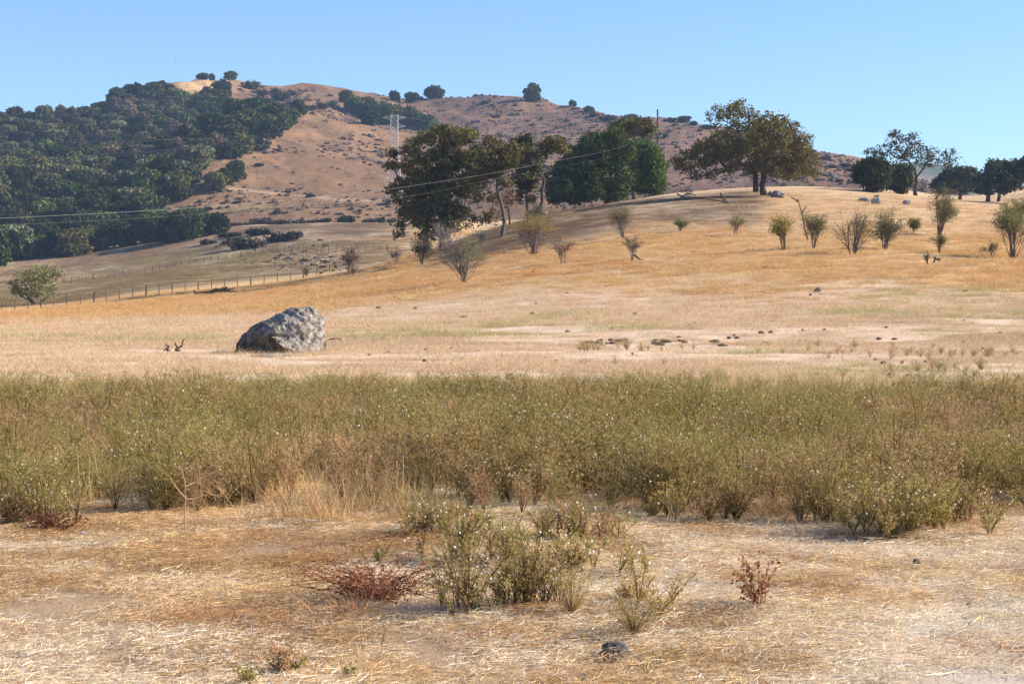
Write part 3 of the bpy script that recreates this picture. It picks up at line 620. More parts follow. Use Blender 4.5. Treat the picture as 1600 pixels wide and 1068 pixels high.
bush('spindly brown bush left of the tallest right edge bush', 1549, 404, 24, 26, 11, .1, .4, DGN, (.13, .08, .06), 66)
bush('thin dark dead bush beside the broken stump', 1450, 414, 12, 24, 8, .1, .4, DGN, (.10, .06, .05), 67)
bush('bright green leafy bush behind the tallest right edge bush', 1596, 345, 44, 44, 20, .95, .2, (.20, .21, .05), seed=68, Y=180)
bush('dark leafy bush under the low limbs of the sweeping oak', 658, 414, 34, 48, 26, .95, .1, (.075, .075, .035), (.14, .11, .1), 69)
bush('pale lilac grey twiggy bush above the wide bare bush', 700, 396, 62, 52, 34, .0, .5, DGN, (.24, .19, .18), 70)
bush('second pale twiggy bush at the shade edge of the tree row', 752, 385, 40, 34, 22, .0, .5, DGN, (.22, .18, .17), 71)
bush('small pale bare bush left of the dark leafy bush', 619, 412, 26, 26, 16, .0, .5, DGN, (.22, .16, .15), 72)
bush('dull brown bush behind the meadow edge near the fence end', 545, 425, 36, 42, 24, .5, .2, (.11, .08, .05), (.15, .11, .10), 73)
bush('thin dry sapling pair at the meadow edge', 553, 432, 12, 20, 6, .1, .3, DGN, (.12, .08, .07), 74)
bush('little dark bush where the fence ends', 480, 432, 16, 13, 12, .6, .2, (.08, .07, .04), seed=75)
bush('grey green bush at the foot of the slender oaks', 838, 362, 50, 32, 20, .8, .2, (.10, .11, .07), seed=76, Y=196)
bush('dry sprig near the crest left of the big oak', 1075, 312, 30, 26, 12, .05, .4, DGN, (.16, .12, .1), 77)
bush('tiny dry bush above the two flat rocks', 1371, 312, 10, 9, 8, .1, .4, DGN, (.14, .1, .08), 78)

# ------------------------------------------------------------------ rocks
def ico(sub):
    import bmesh
    bm = bmesh.new(); bmesh.ops.create_icosphere(bm, subdivisions=sub, radius=1)
    v = np.array([x.co[:] for x in bm.verts]); f = np.array([[q.index for q in p.verts] for p in bm.faces]); bm.free(); return v, f
def n3(v, s, seed): return (fbm(v[:, 0] * s + v[:, 2] * 1.7 * s, v[:, 1] * s - v[:, 2] * s, seed, 4) + fbm(v[:, 2] * s + 9, v[:, 0] * s + v[:, 1] * s * .6, seed + 31, 4)) * .5
def rock_mat():
    m, nt, b = newmat('lichened_rock')
    f = noise(nt, 5, 12, .8); f2 = noise(nt, 2.2, 5, .6); vo = nt.nodes.new('ShaderNodeTexVoronoi'); vo.inputs['Scale'].default_value = 9
    tc = nt.nodes.new('ShaderNodeTexCoord'); nt.links.new(tc.outputs['Object'], vo.inputs['Vector'])
    c = mixc(nt, ramp(nt, f, .42, .6, 0, 1), (.085, .072, .06), (.58, .55, .53))
    c = mixc(nt, ramp(nt, f2, .45, .65, 0, .6), c, (.27, .23, .16))
    c = mixc(nt, ramp(nt, vo.outputs['Distance'], .0, .25, .55, 0), c, (.80, .77, .73))
    c = mixc(nt, 1, c, vcol(nt), 'MULTIPLY')
    nt.links.new(c, b.inputs['Base Color']); b.inputs['Roughness'].default_value = .9
    bp = N(nt, 'ShaderNodeBump', Strength=1.0, Distance=.14); nt.links.new(f, bp.inputs['Height']); nt.links.new(bp.outputs[0], b.inputs['Normal'])
    return m
M['rock'] = rock_mat(); M['stone'] = solid('field_stone', .9, 5, .5, 1.5, .8, 10, .03); M['outcrop'] = solid('outcrop_stone', .95, .8, .55, 1.5, .9, 2, .3)
def boulder():
    import bmesh
    s = 53 / F; q = lambda u, v, y: ((u - 436) * s, y, (550 - v) * s)
    P = [q(360,554,.15), q(364,534,.0), q(372,525,.7), q(386,511,.0), q(402,496,-.25), q(425,487,.3), q(430,484,-.1), q(452,478,.2), q(478,474,-.15), q(492,476,.1), q(500,481,.0), q(509,491,.0), q(511,508,-.1), q(509,525,-.15),
         q(504,545,-.2), q(508,556,-.3), q(425,508,-1.0), q(432,520,-1.12), q(446,534,-1.1), q(456,556,-.85), q(400,556,-.4), q(445,500,-.85), q(480,500,-.7), q(480,552,-.9), q(470,490,.9), q(420,500,1.2), q(380,540,1.3), q(500,540,1.1), q(450,556,1.5), q(500,500,.8)]
    bm = bmesh.new(); [bm.verts.new(p) for p in P]; bmesh.ops.convex_hull(bm, input=bm.verts)
    bmesh.ops.delete(bm, geom=[v for v in bm.verts if not v.link_faces], context='VERTS')
    bmesh.ops.triangulate(bm, faces=bm.faces)
    for k in range(5):
        bmesh.ops.subdivide_edges(bm, edges=bm.edges, cuts=1, use_grid_fill=True)
        if k in (1, 3): bmesh.ops.smooth_vert(bm, verts=bm.verts, factor=.35, use_axis_x=True, use_axis_y=True, use_axis_z=True)
    bmesh.ops.triangulate(bm, faces=bm.faces); bm.normal_update(); bm.verts.index_update()
    v = np.array([x.co[:] for x in bm.verts]); nn = np.array([x.normal[:] for x in bm.verts]); f = np.array([[a.index for a in p.verts] for p in bm.faces]); bm.free()
    v = v + nn * (.17 * n3(v, 1.6, 5) + .10 * n3(v, 2.6, 6) + .035 * n3(v, 7, 8) + .04 * n3(v, 20, 18))[:, None]
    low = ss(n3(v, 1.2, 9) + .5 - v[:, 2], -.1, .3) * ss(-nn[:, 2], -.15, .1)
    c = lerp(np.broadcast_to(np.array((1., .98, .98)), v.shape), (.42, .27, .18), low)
    left = ss(-v[:, 0], .1, .9); c = lerp(c, (.5, .46, .38), left * .75)  # shade of the left face tinted into the colour, partly dark lichen
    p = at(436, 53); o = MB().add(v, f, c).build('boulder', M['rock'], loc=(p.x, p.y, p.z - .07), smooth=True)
    tag(o, 'huge lichen covered grey boulder standing alone in the field', 'boulder')
boulder()
def rock(label, u, v, w, h, col=(.30, .28, .26), seed=1, group=None, name='rock', mat='stone', sub=3, p=None, cat='rock', sink=.25):
    V, Fc = ico(sub); p = hit(u, v) if p is None else p; s = p.y / F
    V = V * (1 + .6 * n3(V, 1.3, seed) + .3 * n3(V, 3.5, seed + 3))[:, None]
    V[:, 0] *= w * s / 2; V[:, 1] *= w * s / 2 * .8; V[:, 2] = V[:, 2] * h * s * .62 + h * s * (.5 - sink)
    a = seed * 1.7; R_ = np.array([[math.cos(a * .15), -math.sin(a * .15), 0], [math.sin(a * .15), math.cos(a * .15), 0], [0, 0, 1]]); V = V @ R_.T
    o = MB().add(V, Fc, col).build(name, M[mat], loc=p, smooth=False)
    return tag(o, label, cat, group)
rock('rounded grey rock at the foot of the big oak', 1216, 309, 28, 13, (.20, .19, .18), 81, mat='outcrop')
rock('smaller pale rock between the oak trunk and the rounded rock', 1203, 306, 9, 8, (.24, .23, .22), 82, mat='outcrop')
rock('flat grey rock on the crest, left one of a pair', 1349, 315, 18, 7, (.26, .26, .27), 83)
rock('squarish grey rock on the crest, right one of a pair', 1369, 319, 17, 12, (.28, .28, .27), 84)
rock('small dark crest rock with a pale face', 1417, 320, 11, 9, (.26, .25, .27), 85)
rock('small dark stone standing in the pale grass below the bush row', 1277, 456, 10, 8, (.12, .09, .09), 86)
rock('dark stone lying in the middle of the field', 832, 492, 7, 5, (.09, .06, .05), 87)
rock('low flat slab of rock in front of the boulder', 425, 557, 66, 6, (.24, .215, .19), 88)
rock('brown clod beside the right end of the boulder', 524, 534, 26, 8, (.14, .09, .06), 89)
rock('dark angular rock nearest the bottom of the picture', 960, 1034, 50, 27, (.10, .09, .095), 90, sink=.05)
rock('dark round stone on the bare straw at the right', 1432, 889, 21, 15, (.08, .06, .055), 91, sink=.05)
rock('pale grey stone half sunk in straw below the green plants', 803, 998, 26, 9, (.36, .35, .38), 92)
rock('dark pebble at the bottom edge of the picture', 910, 1068, 18, 10, (.12, .09, .09), 93)
rock('reddish clod low at the left foreground', 221, 1024, 11, 6, (.16, .08, .06), 94)
rock('blue grey stone near the dead brown weed at left', 129, 835, 11, 6, (.30, .30, .36), 95)
rock('brown clod at the bottom left', 281, 1058, 15, 9, (.24, .15, .09), 96)
rock('flat blue grey stone left of the red seed stalks', 1130, 980, 12, 6, (.30, .28, .32), 97)
rock('small brown stone left of the pale weeds', 439, 998, 8, 6, (.16, .09, .07), 98)
rr = np.random.default_rng(77)
for k in range(16):
    u, v = rr.uniform(1210, 1590), rr.uniform(860, 1060); rock('', u, v, rr.uniform(6, 12), rr.uniform(4, 7), (.22, .20, .20), 300 + k, sub=2)['label'] = 'small grey stone scattered on the bare straw at the right foreground'
    bpy.context.scene.collection.objects[-1]['group'] = 'small stones on the right foreground straw'
for k in range(60):
    u, v = rr.uniform(560, 1600), rr.uniform(455, 568) ; v = v if rr.random() < .6 else rr.uniform(515, 568)
    o = rock('dark clod of earth scattered over the pale middle field', u, v, rr.uniform(5, 12), rr.uniform(2.5, 5.5), tuple(np.array((.13, .085, .06)) * rr.uniform(.7, 1.6)), 400 + k, 'dark clods on the pale field', 'clod', sub=2, cat='clod')
for k in range(26):
    a = rr.uniform(-1, 1); u, v = 1035 + a * 130, 536 + rr.normal() * 3.4
    rock('dark clod in the trampled bare patch right of the field centre', u, v, rr.uniform(8, 22), rr.uniform(2.5, 5), tuple(np.array((.12, .085, .06)) * rr.uniform(.7, 1.5)), 500 + k, 'clods in the trampled patch', 'clod', sub=2, cat='clod')
# outcrops: individual larger ones
OC = [(538,218,22,12),(548,213,10,8),(578,214,22,12),(591,220,26,8),(470,222,10,5),(505,245,12,6),(528,265,10,5),(398,247,14,7),(455,288,12,5),(574,300,12,5),(450,305,14,5),(354,318,16,8),(318,316,22,9),(335,310,16,7),(305,322,16,7),
      (448,332,20,8),(418,296,16,6),(430,300,12,5),(780,183,26,8),(765,190,22,8),(800,180,22,7),(740,192,22,7),(712,185,18,7),(850,187,24,8),(880,200,22,9),(900,196,20,8),(905,210,24,8),(860,205,20,8),(925,200,16,7),(830,210,18,7),(790,212,18,6),
      (520,262,8,4),(560,235,12,5),(600,235,14,5),(455,145,24,9),(470,142,20,8),(430,140,16,7),(485,150,22,8),(500,158,16,7),(515,150,16,6),(460,160,20,9),(395,145,12,7),(372,140,16,6),
      (1275,243,10,5),(1300,275,22,9),(1330,285,22,9),(1310,262,16,7),(1345,292,18,7),(1287,282,20,9),(1290,262,12,6),(550,180,8,4),(510,190,12,5),(490,200,10,5),(225,335,12,8),(460,270,10,5),(430,262,8,4),(640,300,12,5),(600,320,16,6),(570,325,12,5),(545,322,10,4),
      (720,165,10,5),(738,170,12,5),(695,160,10,5),(1000,196,16,6),(1050,205,14,6),(1080,215,14,5),(1120,225,14,5),(960,215,18,8),(945,225,18,8)]
ocm = []
for k in range(5):
    V, Fc = ico(3); V = V * (1 + .8 * n3(V, 1.6, 600 + k) + .5 * n3(V, 3.8, 620 + k))[:, None]; ocm.append(MB().add(V, Fc, np.array([(.12, .085, .07), (.10, .07, .058), (.15, .12, .11), (.12, .085, .065), (.085, .06, .05)][k])).mesh('outcrop', M['outcrop']))
ocp = [ocm[1]]; V, Fc = ico(2); V = V * (1 + .7 * n3(V, 1.6, 640))[:, None]; ocp.append(MB().add(V, Fc, (.27, .24, .22)).mesh('pale_stone', M['outcrop']))
for i, (u, v, w, h) in enumerate(OC):
    p = hit(u, v); s = p.y / F
    for k in range(3):
        a, c = rr.uniform(-.45, .45), rr.uniform(.5, 1); o = bpy.data.objects.new('rock_outcrop', ocm[(i + k) % 5]); COL.objects.link(o); o.location = (p.x + a * w * s * (k > 0), p.y + a * 2, zat(p.x + a * w * s * (k > 0), p.y + a * 2) - h * s * .05)
        o.scale = (w * s * .30 * c, w * s * .24 * c, h * s * .55 * c); o.rotation_euler = (rr.uniform(-.3, .3), rr.uniform(-.3, .3), rr.uniform(0, 6.28))
        zn = ('dark rock outcrop in the broad rock field under the right ridge', 'rock outcrops under the right ridge') if u > 685 and u < 1200 and v < 230 else ('dark rock outcrop at the foot of the hill far right of the lone oak', 'rock outcrops behind the knoll at right') if u > 1200 else \
             ('rock outcrop on the brown slope between the bald hilltop and the ridge clump', 'rock outcrops near the summit') if v < 165 else ('rock outcrop just below the wedge shaped tree clump', 'rock outcrops below the hillside clump') if v < 225 and u > 520 else \
             ('rock outcrop beside the graded track low on the bare slope', 'rock outcrops by the hill track') if v > 290 else ('rock outcrop on the open middle of the bare slope', 'rock outcrops on the middle bare slope')
        tag(o, zn[0], 'rock', zn[1])
OV = [(455,378,16),(462,374,14),(468,370,12),(350,383,20),(340,386,14),(440,400,20),(450,405,18),(462,398,16),(432,404,16),(478,408,22),(495,404,20),(510,410,18),(520,402,18),(505,418,20),(490,415,18),(525,412,18),(475,394,16),(535,405,14),(510,385,18),(500,376,14),(680,375,16),(700,372,14),(690,378,12)]
for i, (u, v, w) in enumerate(OV):
    p = hit(u, v); s = p.y / F; o = bpy.data.objects.new('rock', ocm[i % 5]); COL.objects.link(o); o.location = (p.x, p.y, p.z + .05)
    o.scale = (w * s * .34, w * s * .3, w * s * .16); o.rotation_euler = (0, 0, i * 1.1); tag(o, 'grey rock among the rubble on the valley bank near the meadow edge', 'rock', 'rocks on the valley bank')

# ------------------------------------------------------------------ fences
def fence(label, line, step, hpost, seed, wires=3, pr=.07):
    r = np.random.default_rng(seed); us = [l[0] for l in line]; vs = [l[1] for l in line]
    P = [hit(u, np.interp(u, us, vs)) for u in np.arange(us[0], us[-1] + .1, step)]
    root = empty('wire_fence', P[0], label, 'fence'); o0 = P[0]
    tops = []
    for i, p in enumerate(P):
        hh = hpost * r.uniform(.85, 1.15); q = np.array(p - o0); tilt = r.normal(size=2) * .05 * hh; w = pr * (1.5 if i % 4 == 0 else .85)
        mb = MB(); tube(mb, [q - (0, 0, .3), q + (tilt[0] * .5, tilt[1] * .5, hh * .5), q + (tilt[0], tilt[1], hh)], [w, w, w * .9], 6, np.array((.15, .10, .085)) * r.uniform(.7, 1.3))
        mb.build('post', M['post'], root); tops.append((q, hh))
    for k in range(wires):
        mb = MB()
        pts = [q + (0, -.06, hpost * (.35 + .27 * k)) for q, hh in tops]; tube(mb, pts, .012, 3, (.22, .19, .17)); mb.build('wire', M['wire'], root)
fence('weathered post and wire fence along the edge of the golden meadow', [(-18,487),(0,485),(21,485),(112,478),(174,471),(212,465),(269,460),(337,451),(371,448),(420,442),(462,436),(480,433),(520,425)], 20.5, 1.3, 1)
fence('farther fence line of small reddish posts crossing the paddock', [(100,442),(180,433),(240,423),(300,412),(365,403),(400,397),(470,392),(560,392),(620,392)], 11.5, 1.15, 2, 2, .08)

# ------------------------------------------------------------------ pylon, mast, pole, wires
def bar(mb, a, b, w, col=(.5, .5, .52)): tube(mb, [a, b], w / 2, 4, col)
PB = hit(616, 316)
def pylon():
    p = PB; s = p.y / F; H = 136 * s; root = empty('transmission_pylon', p, 'tall grey lattice pylon standing on the bare slope behind the oaks', 'pylon')
    b, t = 13.5 * s, 5.5 * s
    wd = lambda z: b + (t - b) * min(1, z / (H * .62)) 
    for sx, sy in ((-1, -1), (1, -1), (1, 1), (-1, 1)):
        mb = MB(); zs = [-.5, H * .3, H * .62, H]; tube(mb, [(sx * wd(max(z, 0)), sy * wd(max(z, 0)), z) for z in zs],   .09, 4, (.33, .33, .35)); mb.build('leg', M['steel'], root)
    mb = MB(); z = 0
    while z < H - .5:
        dz = max(1.5, wd(z) * .9); z2 = min(H, z + dz); a, c = wd(z), wd(z2)
        for (x0, y0), (x1, y1) in (((-1, -1), (1, -1)), ((1, -1), (1, 1)), ((1, 1), (-1, 1)), ((-1, 1), (-1, -1))):
            bar(mb, (x0 * a, y0 * a, z), (x1 * c, y1 * c, z2), .075); bar(mb, (x1 * a, y1 * a, z), (x0 * c, y0 * c, z2), .075); bar(mb, (x0 * c, y0 * c, z2), (x1 * c, y1 * c, z2), .07)
        z = z2
    mb.build('bracing', M['steel'], root)
    for zz in (H * .87, H * .97):
        mb = MB(); ln = 2.6
        for sx in (-1, 1):
            tip = (sx * (t + ln), 0, zz)
            for sy in (-1, 1): bar(mb, (sx * t, sy * t, zz + .5), tip, .12); bar(mb, (sx * t, sy * t, zz - .5), tip, .12)
        mb.build('cross_arm', M['steel'], root)
    return p, H, t + 2.6
pp, PH, PT = pylon()
def wire(label, a, b, sag, rad, col, group=None, n=40, name='power_line'):
    a, b = Vector(a), Vector(b); P = []
    for i in range(n + 1):
        t = i / n; q = a.lerp(b, t) - a; q.z -= sag * 4 * t * (1 - t); P.append(tuple(q))
    mb = MB(); tube(mb, P, rad, 4, col); tag(mb.build(name, M['wire'], loc=a), label, 'wire', group)
for k, (dx, zz) in enumerate(((-PT, .87), (PT, .87), (-PT, .97))):
    wire('thin transmission wire running from the lattice pylon left across the wood', (pp.x + dx, pp.y, pp.z + PH * zz), (pp.x - 330, pp.y - 60 + 40 * k, pp.z + 26 - 9 * k), 9, .022, (.3, .32, .36), 'transmission wires left of the pylon')
for k, (dx, zz) in enumerate(((PT, .87), (PT, .97))):
    wire('thin transmission wire running from the lattice pylon to the right behind the big oak', (pp.x + dx, pp.y, pp.z + PH * zz), ((1352 - CX) / F * 640, 640, CAMZ + (VH - (236 - 8 * k)) / F * 640), 5, .022, (.25, .28, .33), 'transmission wires right of the pylon')
def pole():
    Y = 272; p = at(1027.5, Y); s = Y / F; top = CAMZ + (VH - 171) * s - p.z; root = empty('utility_pole', p, 'brown wooden utility pole rising behind the rounded green tree', 'pole')
    mb = MB(); tube(mb, [(0, 0, -.5), (0, 0, top)], [.2, .13], 8, (.11, .085, .075)); mb.build('post', M['bark'], root)
    mb = MB(); za = CAMZ + (VH - 213) * s - p.z; tube(mb, [(-.45, 0, za + .05), (.75, 0, za - .05)], .07, 5, (.55, .55, .58)); mb.build('cross_arm', M['steel'], root)
    for x in (-.4, .65):
        mb = MB(); tube(mb, [(x, 0, za), (x, 0, za + .3)], [.06, .05], 6, (.5, .5, .5)); mb.build('insulator', M['steel'], root)
    return p, za, s
pq, za, ps = pole()
def far_pt(u, v, Y): return ((u - CX) / F * Y, Y, CAMZ + (VH - v) / F * Y)
def slack(label, pts, rad, col):
    a = Vector(pts[0]); P = [tuple(Vector(q) - a) for q in pts]; P2 = []
    for i in range(len(P) - 1):
        for t in (0, .25, .5, .75):
            q0, q1, q2, q3 = (np.array(P[max(i - 1, 0)]), np.array(P[i]), np.array(P[i + 1]), np.array(P[min(i + 2, len(P) - 1)]))
            P2.append(.5 * (2 * q1 + (q2 - q0) * t + (2 * q0 - 5 * q1 + 4 * q2 - q3) * t * t + (3 * q1 - 3 * q2 + q3 - q0) * t ** 3))
    P2.append(np.array(P[-1])); mb = MB(); tube(mb, P2, rad, 4, col); tag(mb.build('power_line', M['wire'], loc=a), label, 'wire')
wy = lambda u, o=0: float(np.interp(u, [-120, 0, 217, 350, 487, 600, 750, 850, 960], [80 + o, 83 + o, 93 + o, 102 + o, 114 + o, 127 + o, 153 + o, 180 + o, 235 + o]))
slack('pale power line crossing the tree row, upper one from the pole', [(pq.x - .4, pq.y, pq.z + za + .3)] + [far_pt(u, v, wy(u)) for u, v in ((960, 233), (850, 255), (750, 274), (600, 296.5), (487, 309), (350, 321), (217, 330), (0, 341), (-120, 345))], .0055, (.34, .32, .30))
slack('thinner power line below and parallel to the upper one', [(pq.x + .65, pq.y, pq.z + za + .3)] + [far_pt(u, v, wy(u, 4)) for u, v in ((960, 243), (850, 265), (750, 284), (645, 306), (487, 320), (350, 331), (217, 341), (0, 352), (-120, 356))], .0025, (.30, .28, .26))
def mast():
    p = hit(274, 130); s = p.y / F; H = 58 * s; root = empty('radio_mast', p, 'hair thin radio mast on the ridge left of the bald hilltop', 'mast')
    mb = MB(); tube(mb, [(0, 0, 0), (0, 0, H)], [.07, .05], 4, (.35, .38, .45)); mb.build('pole', M['steel'], root)
    mb = MB(); tube(mb, [(0, 0, H * .55), (0, 0, H * .59)], .3, 6, (.3, .32, .4)); mb.build('antenna', M['steel'], root)
mast()

# ------------------------------------------------------------------ dead wood
def deadwood(label, u, v, segs, rad, seed, name='fallen_branch', col=(.14, .095, .07), cat='branch', Y=None):
    """segs: polylines in photo-pixel offsets (right, up), metres taken at the spot's distance"""
    r = np.random.default_rng(seed); p = hit(u, v) if Y is None else at(u, Y); s = p.y / F; mb = MB()
    for sg in segs:
        P = [(a * s, r.normal() * .1, b * s) for a, b in sg]; P2 = []
        for i in range(len(P) - 1):
            for t in (0, .5): P2.append(np.array(P[i]) * (1 - t) + np.array(P[i + 1]) * t + r.normal(size=3) * rad * .6)
        P2.append(np.array(P[-1])); tube(mb, P2, np.linspace(rad, rad * .45, len(P2)), 6, np.array(col) * r.uniform(.8, 1.3))
    return tag(mb.build(name, M['bark'], loc=p), label, cat)
deadwood('low heap of fallen branches beside the meadow fence', 338, 458, [[(-36, 0), (-10, 2), (20, 4), (34, 3)], [(-20, 1), (0, 6), (12, 10)], [(5, 2), (16, 9), (22, 6)], [(-34, 4), (-22, 1)], [(-5, 5), (10, 3), (28, 8)], [(18, 3), (30, 1)]], .16, 1)
deadwood('short dark branch lying left of the branch heap', 241, 466, [[(-8, 1), (0, 2), (6, 6)]], .13, 2)
deadwood('broken upright sticks of a dead stump left of the boulder', 277, 549, [[(-12, 0), (-15, 9), (-17, 13)], [(-1, 0), (-2, 9), (-4, 14)], [(0, 1), (6, 10), (11, 19)], [(-3, 2), (5, 2)]], .045, 3, 'dead_stump', cat='stump')
deadwood('dark thorny stick leaning at the left side of the dead stump', 262, 549, [[(-6, 0), (-3, 6)], [(0, 0), (1, 4)]], .03, 4)
deadwood('pale stick on the golden slope', 828, 430, [[(-10, 0), (-2, 1), (8, 8)], [(-8, 0), (2, 2)]], .06, 5)
deadwood('curved fallen stick at the foot of the leafless grey bush', 993, 407, [[(-2, 8), (6, 3), (15, 0)]], .09, 6)
deadwood('fallen branch lying left of the leafy green upright bush', 1362, 390, [[(-14, 1), (-4, -1), (6, 2), (14, 1)]], .1, 7)
deadwood('dark dead spike rising from the leaning bush', 1262, 376, [[(0, 0), (-8, 32), (-16, 66)], [(-14, 60), (-26, 68)], [(-10, 40), (-2, 54)]], .08, 8, 'dead_snag', cat='snag')
deadwood('broken low stump with a short arm', 1460, 412, [[(0, 0), (1, 8)], [(-3, 7), (8, 8)], [(6, 8), (7, 5)]], .09, 9, 'dead_stump', cat='stump')
deadwood('dark twig lying below the broken stump', 1451, 422, [[(-6, 2), (0, 0), (5, 2)]], .04, 10)
deadwood('long bare fallen log in the oak shade', 1142, 318, [[(-40, 8), (0, 0), (8, 2)], [(-8, 2), (-16, 14)], [(-16, 16), (-8, 4), (0, -2)]], .10, 11, 'fallen_log', (.13, .10, .08), 'log')
deadwood('fallen grey limbs under the left boughs of the big oak', 1075, 312, [[(-18, 10), (-4, 2), (8, -4)], [(-12, 4), (0, 10), (12, 6)], [(-22, 0), (10, 0)]], .10, 12, 'fallen_log', (.12, .095, .08), 'log')

# ------------------------------------------------------------------ scattered ground cover (stuff)
def scatter(name, protos, P, rot, scl, idx, label, mats=None):
    """one object of ground cover: points carrying rotation, scale and which clump to place"""
    lib = bpy.data.collections.new(name + '_kinds')
    for i, me in enumerate(protos):
        o = bpy.data.objects.new('%s_clump_%02d' % (name, i), me); lib.objects.link(o)
    me = bpy.data.meshes.new(name); me.vertices.add(len(P)); me.vertices.foreach_set('co', np.asarray(P, np.float32).ravel())
    a = me.attributes.new('rot', 'FLOAT_VECTOR', 'POINT'); a.data.foreach_set('vector', np.asarray(rot, np.float32).ravel())
    a = me.attributes.new('scl', 'FLOAT_VECTOR', 'POINT'); a.data.foreach_set('vector', np.asarray(scl, np.float32).ravel())
    a = me.attributes.new('idx', 'INT', 'POINT'); a.data.foreach_set('value', np.asarray(idx, np.int32))
    o = bpy.data.objects.new(name, me); COL.objects.link(o)
    ng = bpy.data.node_groups.new(name, 'GeometryNodeTree'); ng.interface.new_socket('Geometry', in_out='INPUT', socket_type='NodeSocketGeometry'); ng.interface.new_socket('Geometry', in_out='OUTPUT', socket_type='NodeSocketGeometry')
    gi, go = ng.nodes.new('NodeGroupInput'), ng.nodes.new('NodeGroupOutput'); ci = ng.nodes.new('GeometryNodeCollectionInfo'); ci.inputs[0].default_value = lib; ci.inputs['Separate Children'].default_value = True
    ip = ng.nodes.new('GeometryNodeInstanceOnPoints'); ip.inputs['Pick Instance'].default_value = True
    def na(nm, dt): n = ng.nodes.new('GeometryNodeInputNamedAttribute'); n.data_type = dt; n.inputs[0].default_value = nm; return n.outputs[0]
    ng.links.new(gi.outputs[0], ip.inputs['Points']); ng.links.new(ci.outputs[0], ip.inputs['Instance']); ng.links.new(na('idx', 'INT'), ip.inputs['Instance Index'])
    ng.links.new(na('rot', 'FLOAT_VECTOR'), ip.inputs['Rotation']); ng.links.new(na('scl', 'FLOAT_VECTOR'), ip.inputs['Scale']); ng.links.new(ip.outputs[0], go.inputs[0])
    md = o.modifiers.new('cover', 'NODES'); md.node_group = ng
    return tag(o, label, None, None, 'stuff')
def blades(mb, n, r, ext, L, w, col, lie=0.0, curve=.3, var=.25, segs=3, base=None):
    """n curved straws or grass blades; lie 0 = upright, 1 = flat on the ground"""
    B = np.zeros((n, 3)) if base is None else base.copy()
    if base is None: B[:, :2] = r.uniform(-ext, ext, (n, 2))
    a = r.uniform(0, 6.28, n); el = np.where(r.random(n) < lie, r.uniform(-.05, .16, n), r.uniform(.7, 1.5, n))
    l = L * r.uniform(.4, 1.4, n); D = np.stack([np.cos(a) * np.cos(el), np.sin(a) * np.cos(el), np.sin(el)], 1)
    side = np.stack([-np.sin(a), np.cos(a), np.zeros(n)], 1); cv = r.normal(size=(n, 1)) * curve
    t = np.linspace(0, 1, segs + 1)
    pts = B[:, None] + D[:, None] * (l[:, None, None] * t[None, :, None]) + side[:, None] * (cv[:, :, None] * l[:, None, None] * (t ** 2)[None, :, None])
    pts[:, :, 2] -= (np.cos(el)[:, None] * l[:, None] * .25 * t ** 2) * (lie < .5); pts[:, :, 2] = np.maximum(pts[:, :, 2], .002)
    fl = r.normal(size=(n, 3)) * .5 + side; fl /= np.linalg.norm(fl, axis=1, keepdims=True)
    wd = (w * r.uniform(.6, 1.4, n))[:, None, None] * (1 - .75 * t)[None, :, None]
    Lp, Rp = pts - fl[:, None] * wd, pts + fl[:, None] * wd
    V = np.stack([Lp, Rp], 2).reshape(-1, 3); k = (segs + 1) * 2
    f0 = np.array([[2 * i, 2 * i + 1, 2 * i + 3, 2 * i + 2] for i in range(segs)]); Fq = (np.arange(n)[:, None, None] * k + f0[None]).reshape(-1, 4)
    cc = np.asarray(col, float); cc = np.tile(cc, (n, 1)) if cc.ndim == 1 else cc
    cc = cc * r.uniform(1 - var, 1 + var, (n, 1)); mb.add(V, Fq, np.repeat(cc, k, 0))
def pick(r, n, *cols):
    c = np.array(cols); return c[r.integers(0, len(c), n)]
def frus(r, n, y0, y1, pad=1.15):
    """random world x, y over the strip of ground seen between two distances, uniform in area"""
    y = np.sqrt(r.uniform(y0 ** 2, y1 ** 2, n)); x = r.uniform(-1, 1, n) * (.30 * y * pad + 3.0); return x, y
def place(r, x, y, smin, smax, tilt=.0, zs=None):
    z = zfield(x, y); n = len(x); s = r.uniform(smin, smax, n); S = np.stack([s, s, s * (1 if zs is None else zs)], 1)
    return np.stack([x, y, z], 1), np.stack([r.normal(size=n) * tilt, r.normal(size=n) * tilt, r.uniform(0, 6.28, n)], 1), S
# straw litter in the foreground
def straw_proto(seed, pale):
    r = np.random.default_rng(seed); mb = MB()
    cs = [(.86, .76, .60), (.76, .62, .44), (.88, .82, .72), (.66, .46, .25)] if pale else [(.74, .54, .29), (.64, .41, .18), (.82, .66, .43), (.46, .27, .13)]
    n = 520; B0 = np.zeros((n, 3)); B0[:, :2] = r.uniform(-.28, .28, (n, 2)); B0[:, 2] = r.uniform(0, .022, n); blades(mb, n, r, .28, .068, .0013, pick(r, n, *cs), lie=1.0, curve=.3, segs=3, base=B0)
    n = 9; blades(mb, n, r, .26, .17, .0022, pick(r, n, *cs), lie=1.0, curve=.1, segs=3)
    n = 60; blades(mb, n, r, .28, .03, .0018, pick(r, n, *cs), lie=.1, curve=.4, segs=2)
    v = mb.v; 
    return mb.mesh('straw_mat', M['straw'])
def thatch_proto(seed):
    r = np.random.default_rng(seed); mb = MB(); cs = [(.46, .25, .10), (.34, .18, .08), (.60, .38, .17), (.26, .16, .09)]
    n = 480; B0 = np.zeros((n, 3)); B0[:, :2] = r.uniform(-.26, .26, (n, 2)); B0[:, 2] = r.uniform(0, .035, n); blades(mb, n, r, .28, .075, .0014, pick(r, n, *cs), lie=1.0, curve=.35, segs=3, base=B0)
    n = 90; blades(mb, n, r, .26, .05, .0016, pick(r, n, *cs), lie=.2, curve=.5, segs=3); return mb.mesh('thatch_mat', M['straw'])
